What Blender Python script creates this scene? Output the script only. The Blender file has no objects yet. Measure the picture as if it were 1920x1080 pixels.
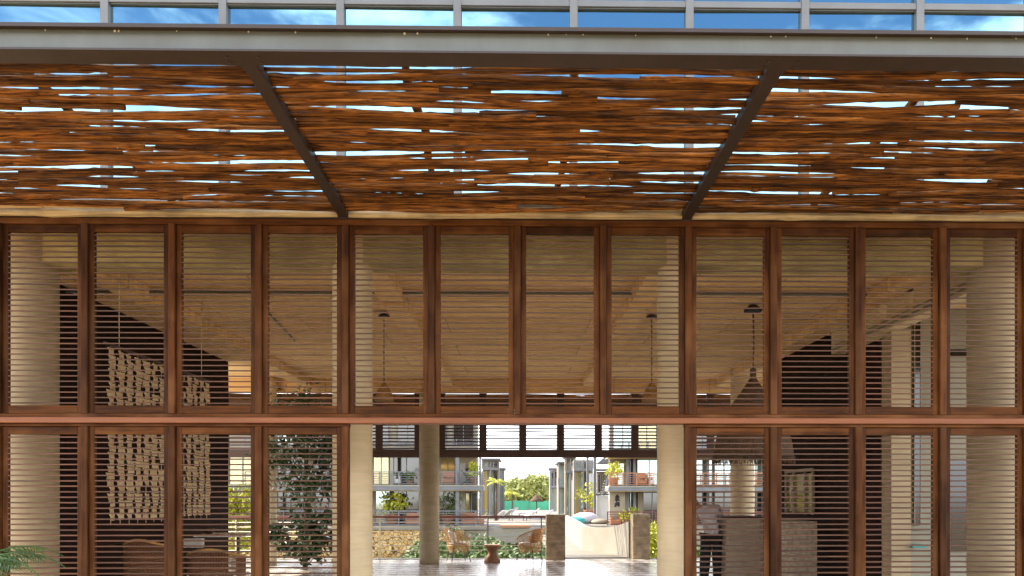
import bpy, math, random
from mathutils import Vector, Matrix
R = math.radians
random.seed(7)
sc = bpy.context.scene
COL = sc.collection

# ------------------------------------------------------------------ camera, world, sun, exposure
YAW = R(0.9)
F = 1500.0            # focal length in pixels of the 1920 wide photograph
CX, CY = 995.0, 930.0 # where the optical axis meets the picture
EYE = Vector((0, 0, 1.7))
cam = bpy.data.objects.new("camera", bpy.data.cameras.new("camera"))
COL.objects.link(cam)
cam.location = EYE
cam.rotation_euler = (R(90), 0, -YAW)
cam.data.sensor_width = 36
cam.data.lens = F / 1920 * 36
cam.data.shift_x = -(CX - 960) / 1920
cam.data.shift_y = (CY - 540) / 1920
cam.data.clip_end = 2000
sc.camera = cam

SUN = Vector((-0.70, 0.25, 0.67)).normalized()
elev = math.asin(SUN.z); azim = math.atan2(SUN.x, SUN.y)
world = bpy.data.worlds.new("World"); sc.world = world; world.use_nodes = True
wn, wl = world.node_tree.nodes, world.node_tree.links
wn.clear()
wo = wn.new('ShaderNodeOutputWorld'); bg = wn.new('ShaderNodeBackground'); sky = wn.new('ShaderNodeTexSky')
sky.sky_type = 'NISHITA'; sky.sun_disc = False; sky.sun_elevation = elev; sky.sun_rotation = azim
sky.air_density = 1.0; sky.dust_density = 1.0; sky.ozone_density = 2.5
bg.inputs['Strength'].default_value = 0.14
tc = wn.new('ShaderNodeTexCoord'); mp = wn.new('ShaderNodeMapping'); mp.inputs['Scale'].default_value = (1.6, 1.0, 3.4)
mp.inputs['Location'].default_value = (2.3, 0.4, 0.3)
nz = wn.new('ShaderNodeTexNoise'); nz.inputs['Scale'].default_value = 2.6; nz.inputs['Detail'].default_value = 8
nz.inputs['Roughness'].default_value = 0.58; nz.inputs['Distortion'].default_value = 0.5
sx = wn.new('ShaderNodeSeparateXYZ')
hz = wn.new('ShaderNodeMapRange'); hz.inputs['From Min'].default_value = 0.37; hz.inputs['From Max'].default_value = 0.50
hz.inputs['To Min'].default_value = 0.30; hz.inputs['To Max'].default_value = 0.0
ad = wn.new('ShaderNodeMath'); ad.operation = 'ADD'
cr = wn.new('ShaderNodeMapRange'); cr.inputs['From Min'].default_value = 0.50; cr.inputs['From Max'].default_value = 0.72
cr.interpolation_type = 'SMOOTHSTEP'
mx = wn.new('ShaderNodeMixRGB'); mx.inputs['Color2'].default_value = (9.5, 9.6, 10.0, 1)
wl.new(tc.outputs['Generated'], mp.inputs['Vector']); wl.new(mp.outputs[0], nz.inputs['Vector'])
wl.new(tc.outputs['Generated'], sx.inputs[0]); wl.new(sx.outputs['Z'], hz.inputs['Value'])
wl.new(nz.outputs['Fac'], ad.inputs[0]); wl.new(hz.outputs[0], ad.inputs[1]); wl.new(ad.outputs[0], cr.inputs['Value'])
wl.new(cr.outputs[0], mx.inputs['Fac']); wl.new(sky.outputs[0], mx.inputs['Color1']); wl.new(mx.outputs[0], bg.inputs['Color'])
wl.new(bg.outputs[0], wo.inputs['Surface'])

sun = bpy.data.objects.new("sun", bpy.data.lights.new("sun", 'SUN')); COL.objects.link(sun)
sun.data.energy = 3.3; sun.data.angle = R(0.5); sun.data.color = (1.0, 0.90, 0.74)
sun.rotation_euler = SUN.to_track_quat('Z', 'Y').to_euler()
sun.location = (0, 0, 40)
sc.view_settings.view_transform = 'Standard'; sc.view_settings.look = 'None'
sc.view_settings.gamma = 1; sc.view_settings.exposure = 1.88
sc.render.engine = 'CYCLES'
sc.cycles.max_bounces = 8; sc.cycles.diffuse_bounces = 5; sc.cycles.glossy_bounces = 3

# ------------------------------------------------------------------ helpers
def P(px, py, Y):
    """world point that stands at picture position px, py at the real distance Y"""
    a, b = (px - CX) / F, (CY - py) / F
    dx = a * math.cos(YAW) + math.sin(YAW); dy = -a * math.sin(YAW) + math.cos(YAW)
    t = Y / dy
    return Vector((dx * t, Y, EYE.z + b * t))
def XX(px, Y): return P(px, CY, Y).x
def ZZ(py, Y, px=972): return P(px, py, Y).z

WM = {}   # world matrices of parents
class MB:
    def __init__(s): s.v = []; s.f = []; s.sm = []
    def add(s, vs, fs, smooth=False):
        n = len(s.v); s.v += [tuple(v) for v in vs]
        s.f += [tuple(i + n for i in f) for f in fs]; s.sm += [smooth] * len(fs)
        return s
    def box(s, x0, x1, y0, y1, z0, z1, M=None):
        vs = [Vector(p) for p in ((x0,y0,z0),(x1,y0,z0),(x1,y1,z0),(x0,y1,z0),(x0,y0,z1),(x1,y0,z1),(x1,y1,z1),(x0,y1,z1))]
        if M: vs = [M @ v for v in vs]
        return s.add(vs, [(0,3,2,1),(4,5,6,7),(0,1,5,4),(1,2,6,5),(2,3,7,6),(3,0,4,7)])
    def bev(s, x0, x1, y0, y1, z0, z1, b=0.004, axis='z', M=None):
        """box with chamfered long edges along the axis"""
        lo = {'x':(y0,y1,z0,z1),'y':(x0,x1,z0,z1),'z':(x0,x1,y0,y1)}[axis]
        a0,a1,c0,c1 = lo
        ring = [(a0+b,c0),(a1-b,c0),(a1,c0+b),(a1,c1-b),(a1-b,c1),(a0+b,c1),(a0,c1-b),(a0,c0+b)]
        t0,t1 = {'x':(x0,x1),'y':(y0,y1),'z':(z0,z1)}[axis]
        def mk(p,t): return {'x':(t,p[0],p[1]),'y':(p[0],t,p[1]),'z':(p[0],p[1],t)}[axis]
        vs = [Vector(mk(p,t0)) for p in ring] + [Vector(mk(p,t1)) for p in ring]
        if M: vs = [M @ v for v in vs]
        fs = [(i,(i+1)%8,8+(i+1)%8,8+i) for i in range(8)] + [tuple(range(7,-1,-1)), tuple(range(8,16))]
        return s.add(vs, fs)
    def tube(s, pts, r, n=8, closed=False, cap=True):
        pts = [Vector(p) for p in pts]; m = len(pts)
        rr = r if isinstance(r, (list, tuple)) else [r] * m
        vs = []; up = None
        for i, p in enumerate(pts):
            if closed: t = pts[(i+1)%m] - pts[i-1]
            else: t = pts[min(i+1,m-1)] - pts[max(i-1,0)]
            if t.length < 1e-9: t = Vector((0,0,1))
            t.normalize()
            if up is None:
                up = Vector((0,0,1)) if abs(t.z) < .9 else Vector((1,0,0))
            u = (up - t * up.dot(t))
            if u.length < 1e-6: u = t.orthogonal()
            u.normalize(); up = u; w = t.cross(u)
            for k in range(n):
                a = 2*math.pi*k/n
                vs.append(p + (u*math.cos(a) + w*math.sin(a)) * rr[i])
        fs = []
        for i in range(m if closed else m-1):
            j = (i+1) % m
            for k in range(n):
                fs.append((i*n+k, i*n+(k+1)%n, j*n+(k+1)%n, j*n+k))
        s.add(vs, fs, True)
        if not closed and cap:
            b = len(s.v) - m*n
            s.f += [tuple(b+k for k in range(n-1,-1,-1)), tuple(b+(m-1)*n+k for k in range(n))]; s.sm += [False, False]
        return s
    def lathe(s, c, prof, n=24, smooth=True, M=None):
        """prof: (radius, z) pairs"""
        vs = []
        for r, z in prof:
            for k in range(n):
                a = 2*math.pi*k/n; v = Vector((c[0]+r*math.cos(a), c[1]+r*math.sin(a), c[2]+z))
                vs.append(M @ v if M else v)
        m = len(prof)
        fs = [(i*n+k, i*n+(k+1)%n, (i+1)*n+(k+1)%n, (i+1)*n+k) for i in range(m-1) for k in range(n)]
        s.add(vs, fs, smooth)
        b = len(s.v) - m*n
        s.f += [tuple(b+k for k in range(n-1,-1,-1)), tuple(b+(m-1)*n+k for k in range(n))]; s.sm += [False, False]
        return s
    def pbox(s, px0, px1, py0, py1, Y, depth):
        """box whose near face stands at distance Y"""
        x0, x1 = XX(px0, Y), XX(px1, Y)
        z0, z1 = ZZ(py1, Y, px0), ZZ(py0, Y, px0)
        return s.box(x0, x1, Y, Y+depth, z0, z1)
    def mesh(s, name, mat, origin=None, inv=None):
        me = bpy.data.meshes.new(name)
        vs = [Vector(v) for v in s.v]
        if inv is not None: vs = [inv @ v for v in vs]
        me.from_pydata(vs, [], s.f); me.polygons.foreach_set('use_smooth', s.sm)
        for m in (mat if isinstance(mat, (list, tuple)) else [mat]): me.materials.append(m)
        me.update()
        return me
    def build(s, name, mat, parent=None, origin=None):
        if parent is not None:
            inv = WM[parent.name].inverted(); mat_w = WM[parent.name]
            o = bpy.data.objects.new(name, s.mesh(name, mat, inv=inv)); COL.objects.link(o); o.parent = parent
            WM[o.name] = mat_w.copy()
        else:
            if origin is None:
                xs = [v[0] for v in s.v]; ys = [v[1] for v in s.v]; zs = [v[2] for v in s.v]
                origin = ((min(xs)+max(xs))/2, (min(ys)+max(ys))/2, min(zs))
            M = Matrix.Translation(origin)
            o = bpy.data.objects.new(name, s.mesh(name, mat, inv=M.inverted())); COL.objects.link(o); o.location = origin
            WM[o.name] = M
        return o
def tag(o, label=None, cat=None, group=None, kind=None):
    if label: o['label'] = label
    if cat: o['category'] = cat
    if group: o['group'] = group
    if kind: o['kind'] = kind
    return o
def thing(name, loc, label, cat, group=None, rz=0):
    o = bpy.data.objects.new(name, None); COL.objects.link(o); o.location = loc; o.rotation_euler = (0,0,rz)
    o.empty_display_size = .1
    WM[o.name] = Matrix.Translation(loc) @ Matrix.Rotation(rz, 4, 'Z')
    return tag(o, label, cat, group)
def kids(o): return [c for c in bpy.data.objects if c.parent == o]
def copy_tree(o, parent=None):
    c = o.copy(); COL.objects.link(c); c.parent = parent
    for ch in kids(o): copy_tree(ch, c)
    return c
def struct(name, mb, mat):
    return tag(mb.build(name, mat), kind='structure')

# ------------------------------------------------------------------ materials
def new_mat(name):
    m = bpy.data.materials.new(name); m.use_nodes = True
    return m, m.node_tree.nodes, m.node_tree.links, m.node_tree.nodes['Principled BSDF']
def mat(name, c1, c2=None, scale=(4,4,4), rough=.6, metal=0, bump=0., bscale=None, detail=6, rand=0., lo=.35, hi=.65, spec=.5, coat=0, dirt=None):
    m, n, l, b = new_mat(name)
    b.inputs['Roughness'].default_value = rough; b.inputs['Metallic'].default_value = metal
    b.inputs['Specular IOR Level'].default_value = spec; b.inputs['Coat Weight'].default_value = coat
    c2 = c2 or tuple(x*.8 for x in c1)
    t = n.new('ShaderNodeTexCoord'); mp = n.new('ShaderNodeMapping'); mp.inputs['Scale'].default_value = scale
    l.new(t.outputs['Object'], mp.inputs[0])
    oi = n.new('ShaderNodeObjectInfo')
    vm = n.new('ShaderNodeVectorMath'); vm.operation = 'SCALE'; vm.inputs[0].default_value = (31, 17, 23)
    l.new(oi.outputs['Random'], vm.inputs['Scale']); l.new(vm.outputs[0], mp.inputs['Location'])
    nz = n.new('ShaderNodeTexNoise'); nz.inputs['Scale'].default_value = 1; nz.inputs['Detail'].default_value = detail; nz.inputs['Roughness'].default_value = .62
    l.new(mp.outputs[0], nz.inputs['Vector'])
    rp = n.new('ShaderNodeValToRGB'); rp.color_ramp.elements[0].position = lo; rp.color_ramp.elements[1].position = hi
    rp.color_ramp.elements[0].color = (*c2, 1); rp.color_ramp.elements[1].color = (*c1, 1)
    l.new(nz.outputs['Fac'], rp.inputs[0]); out = rp.outputs[0]
    if dirt:
        n2 = n.new('ShaderNodeTexNoise'); n2.inputs['Scale'].default_value = dirt[1]; n2.inputs['Detail'].default_value = 8
        l.new(t.outputs['Object'], n2.inputs['Vector'])
        r2 = n.new('ShaderNodeValToRGB'); r2.color_ramp.elements[0].position = .45; r2.color_ramp.elements[1].position = .7
        l.new(n2.outputs['Fac'], r2.inputs[0])
        mx = n.new('ShaderNodeMixRGB'); mx.inputs['Color2'].default_value = (*dirt[0], 1)
        mu = n.new('ShaderNodeMath'); mu.operation = 'MULTIPLY'; mu.inputs[1].default_value = dirt[2]
        l.new(r2.outputs[0], mu.inputs[0]); l.new(mu.outputs[0], mx.inputs['Fac']); l.new(out, mx.inputs['Color1']); out = mx.outputs[0]
    if rand:
        hv = n.new('ShaderNodeHueSaturation'); mr = n.new('ShaderNodeMapRange')
        mr.inputs['To Min'].default_value = 1-rand; mr.inputs['To Max'].default_value = 1+rand
        l.new(oi.outputs['Random'], mr.inputs[0]); l.new(mr.outputs[0], hv.inputs['Value']); l.new(out, hv.inputs['Color']); out = hv.outputs[0]
    l.new(out, b.inputs['Base Color'])
    if bump:
        bp = n.new('ShaderNodeBump'); bp.inputs['Strength'].default_value = bump; bp.inputs['Distance'].default_value = .02
        if bscale:
            n3 = n.new('ShaderNodeTexNoise'); n3.inputs['Scale'].default_value = bscale; n3.inputs['Detail'].default_value = 5
            l.new(t.outputs['Object'], n3.inputs['Vector']); l.new(n3.outputs['Fac'], bp.inputs['Height'])
        else: l.new(nz.outputs['Fac'], bp.inputs['Height'])
        l.new(bp.outputs[0], b.inputs['Normal'])
    return m

M = {}
M['wood_v'] = mat('mahogany vertical grain', (.095,.031,.0055), (.020,.006,.002), (26,26,1.6), .6, spec=.12, bump=.2, rand=.4, lo=.3, hi=.7, dirt=((.17,.075,.028), 2.3, .5))
M['wood_h'] = mat('mahogany horizontal grain', (.095,.031,.0055), (.020,.006,.002), (1.6,26,26), .6, spec=.12, bump=.2, rand=.4, lo=.3, hi=.7, dirt=((.17,.075,.028), 2.3, .5))
M['wood_sill'] = mat('worn mahogany sill', (.235,.080,.028), (.15,.048,.016), (1.4,22,22), .45, spec=.3, bump=.08, lo=.3, hi=.7)
M['slat'] = mat('louvre slat wood', (.11,.042,.018), (.045,.016,.007), (1.2,22,22), .45, bump=.05, rand=.3)
M['dark_wood'] = mat('dark hardwood', (.07,.026,.014), (.035,.014,.009), (2,20,20), .5, bump=.08)
M['log'] = mat('rough bark covered branch', (.27,.104,.021), (.032,.011,.004), (3.0,70,70), .8, spec=.15, bump=1.0, rand=.6, lo=.38, hi=.60, dirt=((.045,.016,.006), 4.5, .55))
M['pale_log'] = mat('weathered pale timber', (.52,.40,.22), (.26,.18,.09), (1.4,30,40), .7, bump=.5, lo=.35, hi=.6, dirt=((.12,.08,.04), 3, .6))
M['brown_steel'] = mat('dark brown steel', (.038,.024,.018), (.03,.019,.014), (5,5,5), .5, dirt=((.03,.02,.015), 4, .5))
M['grey_steel'] = mat('grey painted steel', (.12,.132,.12), (.098,.108,.097), (9,9,.9), .42, lo=.25, hi=.75, dirt=((.075,.07,.055), 2.2, .6), bump=.03)
M['alu'] = mat('grey aluminium profile', (.165,.167,.16), (.14,.142,.136), (3,3,3), .4, metal=.2)
M['black'] = mat('black rubber gasket', (.012,.012,.012), rough=.6)
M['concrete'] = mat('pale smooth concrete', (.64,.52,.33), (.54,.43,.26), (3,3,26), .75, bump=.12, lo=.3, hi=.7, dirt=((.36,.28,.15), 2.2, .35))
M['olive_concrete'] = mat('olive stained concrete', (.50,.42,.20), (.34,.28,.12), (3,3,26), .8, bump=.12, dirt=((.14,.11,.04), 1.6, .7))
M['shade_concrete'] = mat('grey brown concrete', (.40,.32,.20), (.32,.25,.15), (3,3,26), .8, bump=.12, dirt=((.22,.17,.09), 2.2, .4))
M['pier'] = mat('board formed brown concrete', (.36,.27,.17), (.24,.175,.11), (2.5,2.5,16), .8, bump=.25, dirt=((.075,.055,.035), 5, .6))
M['dark_wall'] = mat('dark brown stained wall', (.028,.012,.008), (.015,.007,.005), (3,3,1), .9, spec=.1)
M['white_wall'] = mat('white plaster', (.30,.27,.22), (.25,.225,.18), (1.5,1.5,1.5), .8, bump=.05)
M['cream_wall'] = mat('cream plaster', (.30,.25,.175), (.24,.20,.14), (1.5,1.5,1.5), .8, bump=.05)
M['grey_wall'] = mat('grey plaster', (.26,.245,.185), (.21,.20,.15), (1.5,1.5,1.5), .8)
M['condo_grey'] = mat('grey condo steel', (.17,.17,.175), (.13,.13,.135), (2,2,2), .5)
M['ceil_warm'] = mat('warm timber soffit', (.72,.50,.27), (.62,.42,.22), (1,1,1), .6)
M['terracotta'] = mat('terracotta', (.42,.18,.085), (.32,.13,.06), (4,4,4), .7)
M['red_wood'] = mat('reddish railing wood', (.19,.05,.028), (.11,.03,.018), (3,30,30), .4)
M['cable'] = mat('steel cable', (.70,.62,.45), rough=.5, metal=.1)
M['rattan'] = mat('honey rattan', (.62,.36,.12), (.42,.21,.06), (30,30,30), .5, bump=.3)
M['wicker_dark'] = mat('brown woven wicker', (.30,.13,.05), (.12,.05,.02), (60,60,60), .6, bump=.5)
M['fabric_white'] = mat('white cotton', (.76,.72,.66), (.66,.62,.56), (12,12,12), .9, bump=.2)
M['fabric_grey'] = mat('pale grey shirt cotton', (.50,.46,.48), (.40,.37,.39), (9,9,9), .9, bump=.3)
M['fabric_black'] = mat('black trouser cloth', (.012,.011,.014), (.008,.008,.01), (9,9,9), .95)
M['pattern'] = mat('brown patterned cloth', (.55,.24,.08), (.13,.04,.02), (55,55,55), .9, lo=.45, hi=.55)
M['skin'] = mat('skin', (.36,.18,.11), (.30,.15,.09), (8,8,8), .5)
M['hair'] = mat('dark hair', (.012,.009,.007), (.02,.014,.01), (80,80,10), .5)
M['thatch'] = mat('dry thatch', (.14,.085,.05), (.06,.035,.02), (50,50,6), .9, bump=.7)
M['lampshade'] = mat('woven ochre lamp shade', (.36,.19,.05), (.2,.1,.028), (40,40,40), .7, bump=.4)
M['leaf'] = mat('green leaf', (.115,.17,.025), (.04,.075,.012), (2.5,2.5,2.5), .5, rand=.25)
M['leaf_far'] = mat('haze paled yellowish foliage', (.36,.36,.10), (.20,.23,.06), (2,2,2), .6, rand=.15)  # paler leaf tone, distance haze put into the colour
M['leaf_dark'] = mat('dark glossy leaf', (.05,.10,.022), (.02,.045,.012), (3,3,3), .35, rand=.2)
M['leaf_yellow'] = mat('yellow green leaf', (.55,.52,.035), (.30,.34,.025), (3,3,3), .5, rand=.15)
M['palm_leaf'] = mat('palm leaflet', (.055,.14,.02), (.02,.06,.012), (6,6,6), .38, rand=.1)
M['bark'] = mat('bark', (.14,.095,.06), (.07,.045,.03), (8,8,3), .9, bump=.5)
M['green_net'] = mat('green construction netting', (.06,.36,.20), (.045,.28,.16), (.4,.4,.4), .7)
M['garden'] = mat('garden soil and moss', (.10,.12,.035), (.055,.06,.02), (1.5,1.5,1.5), .95, bump=.4)
M['pale_pave'] = mat('pale limestone paving', (.25,.22,.175), (.20,.175,.14), (.8,.8,.8), .8, bump=.05)
M['pale_floor'] = mat('pale tan bounce floor', (.80,.66,.46), (.72,.59,.40), (1,1,1), .4)
M['front_pave'] = mat('sunlit sandstone court', (.46,.33,.18), (.40,.28,.15), (.8,.8,.8), .8, bump=.05)
M['teal'] = mat('teal canvas', (.04,.30,.28), (.03,.24,.23), (4,4,4), .8)
M['terrain'] = mat('dry grassland', (.16,.17,.06), (.10,.11,.04), (.05,.05,.05), .95)
M['curtain'] = mat('hanging white curtain', (.70,.70,.68), (.60,.60,.58), (30,30,1), .9)
M['ink'] = mat('black ink', (.015,.013,.012), rough=.7)
M['rough'] = mat('rough cast concrete', (.50,.42,.32), (.24,.19,.14), (14,14,14), .9, bump=.8)
M['sand_cloth'] = mat('sand coloured cloth', (.34,.28,.21), (.27,.22,.165), (5,5,5), .9, bump=.1)
M['screen'] = mat('folded palm fibre', (.70,.55,.34), (.50,.37,.2), (20,20,20), .8, bump=.35)

def glass_mat(name, tint, rough=.02, wob=.0, base=(.02,.025,.03), fac=.8):
    m, n, l, b = new_mat(name)
    b.inputs['Base Color'].default_value = (*base, 1); b.inputs['Roughness'].default_value = .1
    g = n.new('ShaderNodeBsdfGlossy'); g.inputs['Color'].default_value = (*tint, 1); g.inputs['Roughness'].default_value = rough
    mx = n.new('ShaderNodeMixShader'); mx.inputs[0].default_value = fac
    l.new(b.outputs[0], mx.inputs[1]); l.new(g.outputs[0], mx.inputs[2]); l.new(mx.outputs[0], n['Material Output'].inputs['Surface'])
    if wob:
        t = n.new('ShaderNodeTexCoord'); nz = n.new('ShaderNodeTexNoise'); nz.inputs['Scale'].default_value = .9; nz.inputs['Detail'].default_value = 1
        bp = n.new('ShaderNodeBump'); bp.inputs['Strength'].default_value = wob; bp.inputs['Distance'].default_value = .02
        l.new(t.outputs['Object'], nz.inputs[0]); l.new(nz.outputs['Fac'], bp.inputs['Height']); l.new(bp.outputs[0], g.inputs['Normal'])
    return m
M['mirror'] = glass_mat('reflective coated glass', (.195,.355,.43), .015, .12, fac=.9)
M['glass_dark'] = glass_mat('dark window glass', (.55,.55,.5), .05, fac=.09, base=(.03,.025,.022))
M['glass_black'] = glass_mat('unlit window glass', (.3,.3,.3), .1, fac=.05, base=(.008,.007,.006))
M['glass_green'] = glass_mat('pale green glass', (.6,.72,.66), .04, fac=.4, base=(.18,.23,.20))
M['glass_gold'] = glass_mat('warm reflecting glass', (.9,.8,.45), .05, fac=.25, base=(.26,.20,.06))

def ceiling_mat():
    m, n, l, b = new_mat('board formed concrete soffit'); b.inputs['Roughness'].default_value = .85
    t = n.new('ShaderNodeTexCoord')
    br = n.new('ShaderNodeTexBrick'); br.inputs['Scale'].default_value = 1; br.inputs['Brick Width'].default_value = 2.4; br.inputs['Row Height'].default_value = 1.22
    br.inputs['Mortar Size'].default_value = .006; br.inputs['Color1'].default_value = (.84,.58,.29,1); br.inputs['Color2'].default_value = (.74,.49,.235,1); br.inputs['Mortar'].default_value = (.12,.08,.04,1)
    l.new(t.outputs['Object'], br.inputs['Vector'])
    mp = n.new('ShaderNodeMapping'); mp.inputs['Scale'].default_value = (.5,6,1); l.new(t.outputs['Object'], mp.inputs[0])
    nz = n.new('ShaderNodeTexNoise'); nz.inputs['Scale'].default_value = 1.5; nz.inputs['Detail'].default_value = 8; l.new(mp.outputs[0], nz.inputs[0])
    mx = n.new('ShaderNodeMixRGB'); mx.blend_type = 'MULTIPLY'; mx.inputs['Fac'].default_value = .75
    rp = n.new('ShaderNodeValToRGB'); rp.color_ramp.elements[0].position = .3; rp.color_ramp.elements[0].color = (.62,.58,.52,1); rp.color_ramp.elements[1].position = .62
    l.new(nz.outputs['Fac'], rp.inputs[0]); l.new(br.outputs['Color'], mx.inputs['Color1']); l.new(rp.outputs[0], mx.inputs['Color2']); l.new(mx.outputs[0], b.inputs['Base Color'])
    return m
M['ceiling'] = ceiling_mat()
def tile_mat():
    m, n, l, b = new_mat('patterned cement tiles'); b.inputs['Roughness'].default_value = .22
    t = n.new('ShaderNodeTexCoord'); mp = n.new('ShaderNodeMapping'); mp.inputs['Rotation'].default_value = (0,0,R(38)); mp.inputs['Scale'].default_value = (2.8,2.8,2.8)
    l.new(t.outputs['Object'], mp.inputs[0])
    ch = n.new('ShaderNodeTexChecker'); ch.inputs['Scale'].default_value = 1; ch.inputs['Color1'].default_value = (.30,.25,.21,1); ch.inputs['Color2'].default_value = (.70,.66,.61,1)
    l.new(mp.outputs[0], ch.inputs['Vector'])
    nz = n.new('ShaderNodeTexNoise'); nz.inputs['Scale'].default_value = 1.2; nz.inputs['Detail'].default_value = 4; l.new(t.outputs['Object'], nz.inputs[0])
    mr = n.new('ShaderNodeMapRange'); mr.inputs['To Min'].default_value = .10; mr.inputs['To Max'].default_value = .34; l.new(nz.outputs['Fac'], mr.inputs[0]); l.new(mr.outputs[0], b.inputs['Roughness'])
    l.new(ch.outputs['Color'], b.inputs['Base Color'])
    return m
M['tile'] = tile_mat()
def stone_mat():
    m, n, l, b = new_mat('yellow rubble stone'); b.inputs['Roughness'].default_value = .85
    t = n.new('ShaderNodeTexCoord'); vo = n.new('ShaderNodeTexVoronoi'); vo.inputs['Scale'].default_value = 4.2; vo.feature = 'DISTANCE_TO_EDGE'
    vc = n.new('ShaderNodeTexVoronoi'); vc.inputs['Scale'].default_value = 4.2
    l.new(t.outputs['Object'], vo.inputs['Vector']); l.new(t.outputs['Object'], vc.inputs['Vector'])
    rp = n.new('ShaderNodeValToRGB'); rp.color_ramp.elements[0].position = .02; rp.color_ramp.elements[0].color = (.10,.06,.025,1); rp.color_ramp.elements[1].position = .09; rp.color_ramp.elements[1].color = (1,1,1,1)
    l.new(vo.outputs['Distance'], rp.inputs[0])
    hs = n.new('ShaderNodeSeparateColor'); l.new(vc.outputs['Color'], hs.inputs[0])
    r2 = n.new('ShaderNodeValToRGB'); r2.color_ramp.elements[0].color = (.50,.29,.09,1); r2.color_ramp.elements[1].color = (.72,.49,.21,1)
    l.new(hs.outputs[0], r2.inputs[0])
    mx = n.new('ShaderNodeMixRGB'); mx.blend_type = 'MULTIPLY'; mx.inputs['Fac'].default_value = 1
    l.new(r2.outputs[0], mx.inputs['Color1']); l.new(rp.outputs[0], mx.inputs['Color2']); l.new(mx.outputs[0], b.inputs['Base Color'])
    bp = n.new('ShaderNodeBump'); bp.inputs['Strength'].default_value = .8; l.new(vo.outputs['Distance'], bp.inputs['Height']); l.new(bp.outputs[0], b.inputs['Normal'])
    return m
M['stone'] = stone_mat()

# ------------------------------------------------------------------ ground and large structure
g = MB().box(-900, 900, -300, 1400, -2.6, -2.1); struct('ground', g, M['terrain'])
g = MB().box(-40, 40, -45, 7.30, -2.0, 0.0); struct('front_court', g, M['front_pave'])
g = MB().box(-14, 14, 16.0, 21.45, -2.0, 0.0); struct('floor', g, M['tile'])
g = MB().box(-14, 14, 7.31, 15.995, -2.0, 0.0); struct('inner_floor', g, M['pale_floor'])  # unseen near floor, made pale to bounce light onto the soffit
# pale kerb along the far edge of the tiles
g = MB().box(-14, XX(1060,21.45), 21.455, 21.75, -2.0, 0.012).box(XX(1222,21.5), 14, 21.455, 21.75, -2.0, .012); struct('floor_edge_kerb', g, M['pale_pave'])
PZ = -0.15
g = MB().box(-60, 60, 50.0, 125, -2.05, PZ); struct('plaza', g, M['pale_pave'])

# the building: floor slab above the veranda, beams, upper body
b = thing('building', (0, 8.2, 0), 'two storey building with concrete soffit and mirrored upper glazing above the shutters', 'building')
MB().box(-9.5, 9.5, 7.62, 21.3, 4.62, 4.95).build('ceiling', M['ceiling'], b)
MB().box(-9.5, 9.5, 7.75, 21.3, 4.955, 11.6).build('upper_body', M['dark_wall'], b)
MB().box(-9.5, 9.5, 8.62, 8.95, 4.19, 4.615).build('edge_beam', M['olive_concrete'], b)
MB().box(-9.5, 9.5, 11.35, 11.5, 4.57, 4.615).build('cross_beam', M['ceiling'], b)
for x in (-5.3, -1.78, 1.76, 5.1): MB().box(x-.16, x+.16, 8.96, 11.345, 4.44, 4.612).box(x-.16, x+.16, 11.505, 19.99, 4.44, 4.612).build('rib', M['ceiling'], b)
MB().box(-9.5, 9.5, 20.0, 20.35, 4.30, 4.615).build('far_beam', M['ceiling'], b)
# curtain wall
zt = ZZ(11, 7.5)
fr = thing('curtain_wall', (0, 7.5, 4.45), 'grey framed band of mirrored windows reflecting blue sky and cloud above the canopy', 'window wall')
mull_x = [XX(640, 7.5) + 1.085 * k for k in range(-7, 9)]
zb0 = 4.48
for i, x in enumerate(mull_x):
    w = .036 if i % 1 == 0 else .03
    MB().bev(x-w, x+w, 7.44, 7.54, zb0, 11.5, .004, 'z').build('mullion', M['alu'], fr)
for i in range(len(mull_x)-1):
    x0, x1 = mull_x[i]+.037, mull_x[i+1]-.037
    MB().bev(x0, x1, 7.452, 7.54, zt-.028, zt+.034, .004, 'x').box(x0, x1, 7.47, 7.54, zt-.036, zt-.029).build('transom', M['alu'], fr)
    a = random.uniform(-.004, .004); c = random.uniform(-.003, .003)
    for z0, z1 in ((zb0, zt-.037), (zt+.035, 8.6), (8.66, 11.5)):
        m = MB()
        m.add([(x0,7.50+a,z0),(x1,7.50-a,z0),(x1,7.50-a+c,z1),(x0,7.50+a+c,z1),(x0,7.52+a,z0),(x1,7.52-a,z0),(x1,7.52-a+c,z1),(x0,7.52+a+c,z1)],
              [(0,1,2,3),(5,4,7,6),(4,0,3,7),(1,5,6,2),(3,2,6,7),(4,5,1,0)])
        m.build('glass_pane', M['mirror'], fr)
MB().bev(mull_x[0], mull_x[-1], 7.44, 7.54, zb0-.06, zb0-.001, .004, 'x').build('bottom_rail', M['alu'], fr)

# ------------------------------------------------------------------ canopy steel
YG = 4.66
gb = thing('canopy_front_beam', (0, YG, 4.28), 'long grey steel beam with brown flanges along the front of the branch canopy', 'beam')
MB().box(-9, 9, YG, YG+.155, 4.278, 4.290).build('bottom_flange', M['brown_steel'], gb)  # both flanges coloured darker brown than the grey web
MB().box(-9, 9, YG+.05, YG+.062, 4.2905, 4.421).build('web', M['grey_steel'], gb)
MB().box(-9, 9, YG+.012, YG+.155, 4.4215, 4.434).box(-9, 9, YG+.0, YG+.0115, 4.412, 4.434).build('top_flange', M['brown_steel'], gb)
m = MB()
for k in range(46):
    x = -8 + k*.36 + random.uniform(-.1,.1); x += random.uniform(-.3,.3); m.box(x, x+random.uniform(.004,.012), YG+.046, YG+.0495, 4.42-random.uniform(.004,.012), 4.4205)
m.build('bird_droppings', M['fabric_white'], gb)
bx = [XX(645, 7.45), XX(1287, 7.45)]
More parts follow.
